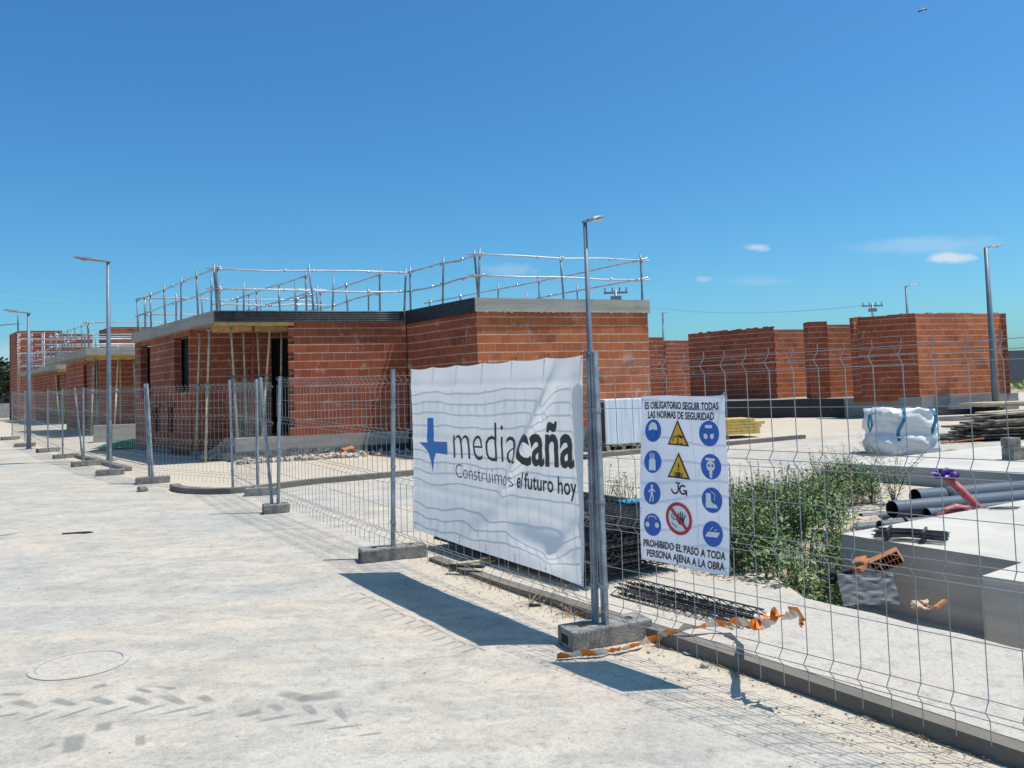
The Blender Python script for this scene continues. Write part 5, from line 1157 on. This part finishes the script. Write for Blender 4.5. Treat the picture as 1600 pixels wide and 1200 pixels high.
# lattice girders on the pavement
ta, tb = gp(975, 915, .125), gp(1172, 969, .125); d = (tb - ta); d.z = 0; Lg = d.length; ang = math.atan2(d.y, d.x)
m_ = MB()
for y, z in ((-.04, .006), (.04, .006), (0, .06)): m_.path([(0, y, z), (Lg, y, z)], .0065, 4)
k = int(Lg / .10)
for i in range(k):
    x = i * Lg / k
    for s in (-.045, .045): m_.path([(x, s, .006), (x + Lg / k / 2, 0, .06), (x + Lg / k, s, .006)], .0042, 4, cap=False)
gd_ = m_.build('lattice_girder', 'rebar')
for k, (oy, oz, rx, ex) in enumerate(((0, 0, 0, 0), (.085, 0, .05, .06), (.17, 0, 0, -.03), (.042, .072, 3.14, .03), (.128, .072, 3.14, -.05), (.085, .08, .1, .1))):
    lab = ('nearest', 'second', 'third', 'upturned left', 'upturned right', 'topmost')[k] + ' steel lattice girder of the bundle on the pavement'
    o = gd_ if k == 0 else gd_.copy()
    if k: COL.objects.link(o)
    tag(o, lab, 'girder', 'lattice girders on the pavement'); n_ = V((-math.sin(ang), math.cos(ang), 0)); p = V((ta.x, ta.y, kerbtop((ta.x, ta.y)) + .006)) + n_ * (oy - .1) + d.normalized() * ex; p.z += oz
    o.location = p; o.rotation_euler = (rx, 0, ang + (k - 2) * .012)
# timber pile at the right
ord_ = ('bottom', 'second', 'third', 'fourth', 'fifth', 'sixth', 'seventh', 'eighth', 'ninth', 'tenth', 'eleventh', 'twelfth')
ta = V((10.2, 18.8, 0)); g0_ = gz(0, 19); dt = unit(.97, .15); k = 0
for j in range(9):
    for i in range(2):
        o_ = ta + dt * (j * .11 + rr.uniform(-.35, .35)) + V((0, i * .55 + rr.uniform(-.1, .1), 0)); z = g0_ + .03 + j * .078; m_ = MB(); w = rr.uniform(.3, .5)
        m_.cbox((0, 0, 0), 4.4, w, rr.uniform(.035, .06)); ob = m_.build('plank', ('darkwood', 'oldwood', 'darkwood', 'oldwood', 'darkwood', 'oldwood', 'palewood', 'oldwood', 'palewood')[j] if i == 0 or j > 5 else 'oldwood', bevel=.006)
        ob.location = (o_.x + 2.2, o_.y + .3, z); ob.rotation_euler = (rr.uniform(-.02, .02), rr.uniform(-.006, .012) - .004 * j, math.atan2(dt.y, dt.x) + rr.uniform(-.07, .07)); tag(ob, 'weathered plank, %s layer, %s side of the timber pile' % (ord_[j], ('front', 'back')[i]), 'plank', 'planks in the timber pile')
for k in range(7):
    q = gp(1470 + k * 10, 694 - k * 1.2); m_ = MB(); a_ = rr.uniform(-.5, 1.2); v_ = V((math.cos(a_), math.sin(a_), rr.uniform(.05, .55))); m_.path([q + ZV * .02, q + v_ * rr.uniform(.5, .9) + V((0, 0, .05))], .018, 5)
    tag(m_.build('wood_offcut', 'oldwood' if k % 2 else 'brickpiece'), 'thin wood offcut before the timber pile, %s from the left' % ord_[k].replace('bottom', 'first'), 'offcut', 'offcuts before the timber pile')
# packs of grey blocks
pa = gp(1350, 641); pb = gp(1428, 640)
for i in range(4):
    for j in range(3):
        u = i / 3.; q = V((pa.x + (pb.x - pa.x - .6) * u + rr.uniform(-.05, .05), pa.y - .5 + j * .0, 0)); z = gz(0, pa.y) + .02 + j * .33; m_ = MB()
        for a_ in range(3):
            for b_ in range(2): m_.cbox((q.x + a_ * .21, q.y + .2 + b_ * .3, z + .0), .2, .28, .28 + rr.uniform(0, .03), .05)
        if rr.random() < .5: m_.cbox((q.x + .2, q.y + .3, z + .30), .62, .6, .02, .05)
        tag(m_.build('block_pack', 'greyblock', bevel=.012), 'pack of grey blocks, %s layer, %s column by the brick box' % (('bottom', 'middle', 'top')[j], ('first', 'second', 'third', 'fourth')[i]), 'block pack', 'block packs before the brick box')
q = gp(1398, 640); m_ = MB(); m_.cbox((q.x, q.y - .2, gz(0, q.y) + 1.02), .9, .3, .12, .1); tag(m_.build('red_pack', 'redpack', bevel=.02), 'small red pack lying on top of the grey block packs', 'pack')
# stacked logs of scrap left of them
for k in range(14):
    q = gp(1324 + (k % 5) * 5.5, 648); z = gz(0, q.y) + .12 + (k // 5) * .2; m_ = MB(); m_.path([(q.x, q.y - .9, z), (q.x + .1, q.y + 1.2, z)], .09, 8)
    tag(m_.build('round_post', 'rust' if k % 3 else 'oldwood', smooth=True), 'end-on round post, %s row, %s in the row, by the plinth corner' % (('bottom', 'middle', 'top')[k // 5], ('first', 'second', 'third', 'fourth', 'fifth')[k % 5]), 'post', 'round posts stacked by the plinth')
# long metal and timber stacks behind the bag
for k, (px, py, L_, w, h, mat, lab, dz) in enumerate(((1428, 652, 3.2, .9, .22, 'farwall', 'grey stack of metal profiles behind the builders bag', 0), (1440, 640, 2.0, .7, .25, 'pack', 'white wrapped bundle on the metal profiles', .42), (1470, 640, 3.0, .5, .16, 'redpack', 'red-brown painted beams behind the timber pile', .3), (1520, 652, 4.5, 1.2, .12, 'palewood', 'pale plywood stack behind the timber pile', .35), (1432, 660, 2.6, .7, .13, 'slab', 'pale flat slabs just behind the builders bag', .02))):
    q = gp(px, py); m_ = MB(); z = q.z + dz; n_ = 4
    for j in range(n_): m_.cbox((q.x + L_ / 2 + rr.uniform(-.15, .15), q.y + .4, z + j * h / n_ * 1.15), L_, w * rr.uniform(.85, 1), h / n_, .12 + rr.uniform(-.03, .03))
    tag(m_.build(('metal_profiles', 'wrapped_bundle', 'painted_beams', 'plywood_stack', 'concrete_slabs')[k], mat, bevel=.01), lab, 'material stack')
    if dz > .1: [(m_ := MB(), m_.cbox((q.x + L_ * f, q.y + .4, q.z), .12, w, dz - .01, .12), tag(m_.build('bearer', 'darkwood'), 'wooden bearer at the %s end under the ' % ('near' if f < .5 else 'far') + lab.split(' behind')[0].split(' on the')[0], 'bearer')) for f in (.15, .8)]

# ------------------------------------------------------------------ warning tape
def tape(pts, w, label, seed=0, tw=1.2):
    P = [V(p) for p in pts]; Q = []
    for i in range(len(P) - 1):
        for k in range(8): u = k / 8; Q.append(P[i] * (1 - u) + P[i + 1] * u)
    Q.append(P[-1]); m_ = MB(); s = 0
    for i in range(len(Q) - 1):
        def fr_(k):
            d = (Q[min(k + 1, len(Q) - 1)] - Q[max(k - 1, 0)]).normalized(); a = .9 + tw * nz(k * .16, seed, 5); side = d.cross(ZV).normalized(); up = side.cross(d)
            jit = V((nz(k * .5, seed), nz(k * .5, seed + 4), abs(nz(k * .5, seed + 8)))) * .012
            ww = w * (.75 + .4 * nz(k * .3, seed + 2)); v = side * math.cos(a) + up * math.sin(a); v = v if v.z >= 0 else -v
            return Q[k] + jit, Q[k] + jit + v * ww
        a0_, a1_ = fr_(i); b0_, b1_ = fr_(i + 1); l = (Q[i + 1] - Q[i]).length
        am, bm_ = (a0_ + a1_) / 2 + V((0, 0, .014 * nz(i * .8, 3))), (b0_ + b1_) / 2 + V((0, 0, .014 * nz((i + 1) * .8, 3)))
        m_.face([a0_, b0_, bm_, am], [(s, 0), (s + l, 0), (s + l, .08), (s, .08)]); m_.face([am, bm_, b1_, a1_], [(s, .08), (s + l, .08), (s + l, .16), (s, .16)]); s += l
    return tag(m_.build('warning_tape', 'tape'), label, 'tape')
fp = lambda px, py: None
def onR(px, py):   # point on the right-hand fence plane
    d = ray(px, py); n = nR; t_ = (A2 - EYE).dot(n) / d.dot(n); return EYE + d * t_ + nR * .03
tape([gp(870, 1030, .006), gp(900, 1027, .01), gp(940, 1024, .01), gp(975, 1016, .01), gp(1005, 1008, .015), gp(1035, 1000, .03), gp(1052, 992, .085), gp(1075, 984, .12), gp(1110, 980, .125), gp(1145, 978, .13), gp(1172, 979, .20), onR(1200, 976)], .075, 'orange and white warning tape trailing from the fence foot along the fence', 1)
tape([onR(1183, 984), onR(1200, 982), onR(1218, 972), onR(1222, 962), onR(1240, 968), onR(1252, 962), onR(1254, 975)], .085, 'bunched torn end of warning tape knotted on the fence wire', 4, 3)

# ------------------------------------------------------------------ vegetation
def leafquad(m_, c, d, up, l, w):
    s = d.cross(up)
    s = s.normalized() if s.length > 1e-4 else V((1, 0, 0)); m_.face([c, c + d * l * .5 + s * w / 2, c + d * l, c + d * l * .5 - s * w / 2])
def plant(m_, c, h, nl, ls, rr, spread=.5, seed_top=True, mi=(0, 1, 2, 3)):
    br = rr.randint(2, 5)
    for b in range(br):
        a = rr.random() * 6.28; lean = V((math.cos(a), math.sin(a), 0)) * rr.uniform(.05, spread) * h; hh_ = h * rr.uniform(.6, 1); p0 = c; p1 = c + lean * .4 + ZV * hh_ * .6; p2 = c + lean + ZV * hh_
        m_.m = mi[2]; m_.path([p0, p1, p2], [.004, .003, .0015], 3, cap=False)
        for i in range(nl // br):
            u = rr.random() ** .75; p = (p0.lerp(p1, u * 2) if u < .5 else p1.lerp(p2, u * 2 - 1)); a = rr.random() * 6.28; dd_ = V((math.cos(a), math.sin(a), rr.uniform(-.3, .9))).normalized(); m_.m = mi[0] if rr.random() < .72 else mi[1]
            l = ls * rr.uniform(.6, 1.3) * (1.1 - .6 * u); leafquad(m_, p + dd_ * rr.uniform(0, .05), dd_, V((rr.uniform(-.5, .5), rr.uniform(-.5, .5), 1)), l, l * .38)
        if seed_top and rr.random() < .6:
            for i in range(14):
                u = rr.uniform(.72, 1.06); p = p1.lerp(p2, u * 2 - 1) if u <= 1 else p2 + ZV * .03; m_.m = mi[3]; a = rr.random() * 6.28; leafquad(m_, p, V((math.cos(a), math.sin(a), .8)).normalized(), ZV, .022, .014)
VM = ['leaf', 'leafy', 'leafd', 'seed']
bed = [(1.85, 7.35), (2.22, 6.72), (2.5, 6.3), (2.72, 6.6), (2.9, 7.5), (3.3, 8.4), (3.85, 9.5), (4.3, 10.4), (5.2, 11.4), (5.3, 12.6), (5.0, 12.7), (3.35, 11.2), (1.7, 10.1), (1.15, 9.3)]
rr = random.Random(3); m_ = MB(); cnt = 0
while cnt < 640:
    x, y = rr.uniform(1.1, 5.6), rr.uniform(6.7, 12.9)
    if not inpoly(x + .55 * nz(x * 2, y * 2, 5), y + .55 * nz(x * 2, y * 2, 15), bed): continue
    z = gz(x, y) + gpit(x, y); cnt += 1; hw = (.22 + .62 * max(0, min(1, .5 + .9 * nz(x * .9, y * .8, 3)))) * (1.12 if y < 9 else (.8 if x > 3.9 else .5)) * rr.uniform(.75, 1.15)
    if rr.random() > .35 + .9 * (.5 + nz(x * 1.3, y * 1.3, 9)) and y > 8: continue
    plant(m_, V((x, y, z)), hw, rr.randint(34, 60), .075, rr)
for i in range(7500):     # low leaf mat filling the bed
    x, y = rr.uniform(1.1, 5.6), rr.uniform(6.7, 12.9)
    if not inpoly(x + .55 * nz(x * 2, y * 2, 5), y + .55 * nz(x * 2, y * 2, 15), bed): continue
    z = gz(x, y) + gpit(x, y) + rr.uniform(.0, .38); a = rr.random() * 6.28; m_.m = rr.choice((0, 0, 1, 2)); l = rr.uniform(.05, .11); leafquad(m_, V((x, y, z)), V((math.cos(a), math.sin(a), rr.uniform(0, .8))).normalized(), ZV, l, l * .4)
for i in range(46):       # spindly seed stalks standing above the mat
    x, y = rr.uniform(1.3, 5.2), rr.uniform(7.0, 12.4)
    if inpoly(x, y, bed): plant(m_, V((x, y, gz(x, y) + gpit(x, y))), rr.uniform(.6, .98) * (1 if y < 9.5 else .7), 16, .05, rr, .12)
tag(m_.build('weeds', VM), 'dense green weeds filling the bed between the pavement and the side street', 'weeds', kind='stuff')
def tall(px, py, h, label, nl=260, name='weed_plant', sp_=.35, ls=.05, base=None):
    q = base or gp(px, py); q.z = gz(q.x, q.y) + gpit(q.x, q.y); m_ = MB()
    for _ in range(3): plant(m_, V((0, 0, 0)), h, nl // 3, ls, rr, sp_)
    o = m_.build(name, VM); o.location = q; return tag(o, label, 'plant', 'tall weeds in the bed')
tall(1375, 800, 1.0, 'tall dark leafy weed in front of the far foundation slab', 700, sp_=.55, base=V((4.95, 10.6, 0)), ls=.055)
tall(1345, 800, .95, 'tall bushy weed at the left corner of the far slab', 600, sp_=.5, base=V((4.75, 11.6, 0)), ls=.055)
tall(1205, 800, .88, 'tall spiky weed with a seed head rising beside the poster', 160, sp_=.12, base=V((3.05, 9.1, 0)))
tall(1160, 810, .82, 'spiky weed just right of the poster', 160, sp_=.2, base=V((2.60, 8.8, 0)))
tall(1182, 810, .74, 'shorter spiky weed right of the poster', 140, sp_=.16, base=V((2.85, 9.3, 0)))
tall(925, 790, .80, 'pale-leaved weed seen between the banner and its post', 300, sp_=.3, base=V((1.05, 9.6, 0)))
tall(948, 800, .66, 'pale-leaved weed just right of the banner post', 240, sp_=.3, base=V((1.3, 9.7, 0)))
tall(1240, 800, .75, 'bushy weed in the middle of the bed', 400, sp_=.45, base=V((3.6, 9.5, 0)))
# pale dry clump in the bed
rr2 = random.Random(8); m_ = MB()
for i in range(420):
    a = rr2.random() * 6.28; c_ = V((4.25, 10.6, .12)) + V((rr2.gauss(0, .2), rr2.gauss(0, .15), abs(rr2.gauss(0, .15)))); m_.m = 0; leafquad(m_, c_, V((math.cos(a), math.sin(a), rr2.uniform(-.2, .8))).normalized(), ZV, .06, .02)
tag(m_.build('dry_clump', ['dry']), 'pale dry brush clump in the weeds beside the pipes', 'plant', kind='stuff')
# dry twiggy weeds at the kerb below the banner
for k, (px, py, h, n_) in enumerate(((828, 945, .26, 10), (868, 935, .30, 16), (895, 962, .22, 14), (845, 915, .22, 10), (1000, 970, .20, 10), (1045, 985, .16, 8), (800, 905, .30, 9))):
    q = gp(px, py, .01); m_ = MB()
    for i in range(n_):
        a = rr2.random() * 6.28; l = h * rr2.uniform(.5, 1.2); P = [q]; dd_ = V((math.cos(a), math.sin(a), rr2.uniform(.2, 1.4))).normalized()
        for s in range(5): dd_ = (dd_ + V((rr2.uniform(-.5, .5), rr2.uniform(-.5, .5), rr2.uniform(-.45, .2)))).normalized(); p = P[-1] + dd_ * l / 5; p.z = max(p.z, q.z + .003); P.append(p)
        m_.m = 0; m_.path(P, [.0026, .0022, .0019, .0015, .0012, .0008], 4, cap=False)
        for p in P[2:]:
            if rr2.random() < .5: leafquad(m_, p, V((rr2.uniform(-1, 1), rr2.uniform(-1, 1), .4)).normalized(), ZV, .025, .009)
    tag(m_.build('dry_weed', ['dry']), ('small upright dry weed standing in the sand below the banner', 'tangled dry weed on the kerb below the banner, right part', 'dry weed beside the paired posts', 'arching dry weed under the banner edge', 'dry weed at the kerb behind the nearest fence foot', 'dry sprig between the fence foot and the kerb end', 'thin arching dry weed left of the others under the banner')[k], 'dry weed', 'dry weeds along the kerb')
m_ = MB(); rr3 = random.Random(4)
for i in range(900):
    t_ = rr3.uniform(-1.8, 5.2); q = kl(t_) - kn * abs(rr3.gauss(0, .06)); a = rr3.random() * 6.28; z = gz(q.x, q.y) + .006; l = rr3.uniform(.015, .06)
    if nz(t_ * 1.4, 3) < -.1 and rr3.random() < .8: continue
    dd_ = V((math.cos(a), math.sin(a), rr3.uniform(0, .5))).normalized(); m_.m = 0; m_.path([V((q.x, q.y, z)), V((q.x, q.y, z)) + dd_ * l], .0014, 3, cap=False)
tag(m_.build('dead_grass', ['dry']), 'dead grass litter caught along the foot of the kerb', 'litter', kind='stuff')
# boards under the banner
for k, (px, py, l_, a_, mat, lab) in enumerate(((740, 880, .42, .15, 'palewood', 'splintered pale board on the kerb under the banner'), (728, 888, .36, -.35, 'darkwood', 'dark offcut under the splintered board'), (775, 878, .30, .35, 'rust', 'brown wood chip right of the splintered board'), (836, 948, .10, .1, 'black', 'small black bar lying in the sand'))):
    q = gp(px, py, .06 if k < 3 else 0); m_ = MB(); m_.cbox(q + ZV * (.012 * k if k < 3 else 0), l_, .06 if k < 3 else .018, .022, a_, (V((0, 1, 0)), .05 * (k - 1))); tag(m_.build('board' if k < 3 else 'metal_bar', mat, bevel=.004), lab, 'board' if k < 3 else 'bar')
# far pines at the left, far green verge and wall at the right
def tree(x, y, h, w, label, seed):
    rq = random.Random(seed); z0 = min(gz(0, y), .9); t = empty('pine_tree', (x, y, z0), label, 'tree', 'far pine trees'); m_ = MB()
    m_.path([(0, 0, 0), (.1, 0, h * .5), (0, 0, h * .9)], [.22, .15, .05], 7)
    for i in range(6): a = rq.random() * 6.28; z = h * rq.uniform(.4, .75); m_.path([(0, 0, z), (math.cos(a) * w * .35, math.sin(a) * w * .35, z + h * .14)], [.07, .03], 5)
    m_.build('trunk', 'bark', t, True); m_ = MB()
    cl = [V((rq.gauss(0, w * .22), rq.gauss(0, w * .22), h * rq.uniform(.35, .95))) for _ in range(26)]
    for c_ in cl:
        for i in range(70):
            p = c_ + V((rq.gauss(0, w * .10), rq.gauss(0, w * .10), rq.gauss(0, h * .045))); a = rq.random() * 6.28; m_.m = 0 if rq.random() < .7 else 1; leafquad(m_, p, V((math.cos(a), math.sin(a), rq.uniform(-.4, .8))).normalized(), V((rq.uniform(-1, 1), rq.uniform(-1, 1), 1)), w * .10, w * .07)
    m_.build('crown', ['pine', 'leafd'], t)
for k, (px, Y, h, w) in enumerate(((-12, 95, 6.8, 5), (2, 92, 5.6, 4.5), (16, 98, 5.4, 4), (22, 110, 5.0, 4), (-30, 100, 6.5, 5))):
    q = xat(px, Y, 1.5); tree(q.x, Y, h, w, ('pine crown at the very left edge of the photo', 'lower pine in the gap left of the far house', 'pine touching the corner of the far house', 'farthest small pine beside the far house', 'tall pine beyond the left edge')[k], 50 + k)
q = xat(-30, 70, 1.5); m_ = MB(); m_.box((q.x - 6, 70, .5), (10.2, 1, 0), (0, 1, 0), (0, 0, 1.7)); tag(m_.build('boundary_wall', 'slab'), 'low pale wall beneath the pines at the left edge', 'wall')
qa = at(1576, 600, 1.25); q = xat(1580, 60, 1.5); m_ = MB(); m_.box((q.x - 2, 60, .6), (30, 4, 0), (-.5, 3, 0), (0, 0, 3.0)); m_.m = 0; tb_ = m_.build('far_building', 'farwall'); tag(tb_, 'dark low building beyond the right brick box at the right edge', 'building')
m_ = MB(); q = xat(1560, 50, 1.5)
for i in range(1500):
    x = q.x + rr3.uniform(0, 12); y = 50 + rr3.uniform(-2, 6); a = rr3.random() * 6.28; m_.m = rr3.choice((0, 1)); l = rr3.uniform(.3, .6); leafquad(m_, V((x, y, .75 + rr3.random() * .35)), V((math.cos(a), math.sin(a), rr3.uniform(.3, 1.5))).normalized(), ZV, l, l * .3)
tag(m_.build('grass_verge', ['leafy', 'leaf']), 'bright green grass verge at the far right edge', 'grass', kind='stuff')
m_ = MB(); Pm = []
n_ = 60
for i in range(n_ + 1):
    a = -.95 + 1.9 * i / n_; Rr = 1300; x, y = math.sin(a) * Rr, math.cos(a) * Rr; h = 6 + 16 * max(0, nz(a * 3.1, 2) + .2) + (45 * max(0, min(1, (a - .55) * 5))); Pm.append((x, y, h))
for i in range(n_):
    a, b = Pm[i], Pm[i + 1]; m_.face([(a[0], a[1], .8), (b[0], b[1], .8), (b[0] * 1.2, b[1] * 1.2, b[2]), (a[0] * 1.2, a[1] * 1.2, a[2])]); m_.face([(a[0] * 1.2, a[1] * 1.2, a[2]), (b[0] * 1.2, b[1] * 1.2, b[2]), (b[0] * 1.6, b[1] * 1.6, 0), (a[0] * 1.6, a[1] * 1.6, 0)])
tag(m_.build('hills', 'farwall'), kind='structure')

# ------------------------------------------------------------------ insect in the sky
q = atY(1440, 16, 1.9); t = empty('flying_insect', q, 'tiny insect with raised wings flying high at the upper right', 'insect'); m_ = MB()
m_.path([(-.009, 0, -.004), (-.005, 0, -.002), (0, 0, 0), (.005, 0, .0015), (.010, 0, .002), (.014, 0, .001)], [.0012, .0022, .0020, .0013, .0019, .0005], 8); m_.build('body', 'insect', t, True)
m_ = MB(); m_.face([(-.003, 0, .001), (.0015, .001, .014), (.004, .001, .014), (.001, 0, .002)]); m_.face([(.002, .002, .001), (.010, .008, .009), (.013, .008, .008), (.004, .002, .001)]); m_.build('wings', 'film', t)

# ------------------------------------------------------------------ sun and sky
EL = math.radians(68.5); AZ = math.radians(92.)          # azimuth from +Y towards +X
sd = V((math.sin(AZ) * math.cos(EL), math.cos(AZ) * math.cos(EL), math.sin(EL)))
sun = bpy.data.objects.new('sun', bpy.data.lights.new('sun', 'SUN')); COL.objects.link(sun); sun.data.energy = 4.8; sun.data.angle = math.radians(.53); sun.data.color = (1, .955, .89)
sun.rotation_euler = (-sd).to_track_quat('-Z', 'Y').to_euler()
w = bpy.data.worlds.new('World'); SC.world = w; w.use_nodes = True; nt = w.node_tree; bg = nt.nodes['Background']
sky = nt.nodes.new('ShaderNodeTexSky'); sky.sky_type = 'NISHITA'; sky.sun_disc = False; sky.sun_elevation = EL; sky.sun_rotation = AZ; sky.air_density = 1.0; sky.dust_density = 2.4; sky.ozone_density = 2.2; sky.altitude = 600
g = nt.nodes.new('ShaderNodeTexCoord')
def cloud(px, py, wx, wy, seed, k):
    d = ray(px, py).normalized(); sx = ray(px + 100, py).normalized() - d; sx = (sx - d * sx.dot(d)); ux = sx.normalized(); uy = d.cross(ux)
    def dot(v, s): n = nt.nodes.new('ShaderNodeVectorMath'); n.operation = 'DOT_PRODUCT'; n.inputs[1].default_value = v * s; L(nt, g.outputs['Generated'], n.inputs[0]); return n.outputs['Value']
    a = math_(nt, 'POWER', dot(ux, F_ / wx), 2.); b = math_(nt, 'POWER', math_(nt, 'ADD', dot(uy, F_ / wy), 0.), 2.)
    fwd = math_(nt, 'GREATER_THAN', dot(d, 1.), .5)
    m_ = nt.nodes.new('ShaderNodeMapping'); m_.inputs['Scale'].default_value = (1, 1, 2.2); m_.inputs['Location'].default_value = (seed, 0, 0); L(nt, g.outputs['Generated'], m_.inputs[0])
    n = noi(nt, m_.outputs[0], 38 if wx < 60 else 16, 5, .6)
    f = math_(nt, 'SUBTRACT', math_(nt, 'MULTIPLY_ADD', n, 1.7, .15), math_(nt, 'SQRT', math_(nt, 'ADD', a, b)))
    return math_(nt, 'MULTIPLY', math_(nt, 'MULTIPLY', math_(nt, 'MULTIPLY', f, 1.6, clamp=True), k), fwd)
tot = None
for a in ((1483, 403, 34, 9, 1, .75), (1183, 386, 20, 7, 2, .55), (1440, 384, 90, 16, 3, .22), (1100, 436, 14, 5, 4, .25), (1180, 440, 60, 9, 5, .12), (790, 422, 50, 12, 6, .2), (20, 560, 60, 26, 8, .3)):
    c_ = cloud(*a); tot = c_ if tot is None else math_(nt, 'MAXIMUM', tot, c_)
hs = nt.nodes.new('ShaderNodeHueSaturation'); hs.inputs['Saturation'].default_value = 1.22; L(nt, sky.outputs[0], hs.inputs['Color'])
L(nt, mixc(nt, tot, mixc(nt, 1., hs.outputs[0], (.62, 1.15, 1.30), 'MULTIPLY'), (6.5, 6.8, 7.3)), bg.inputs['Color']); bg.inputs['Strength'].default_value = .105
SC.view_settings.view_transform = 'Standard'; SC.view_settings.look = 'None'; SC.view_settings.exposure = .18; SC.view_settings.gamma = 1
SC.render.engine = 'CYCLES'; SC.cycles.max_bounces = 6; SC.cycles.transparent_max_bounces = 8
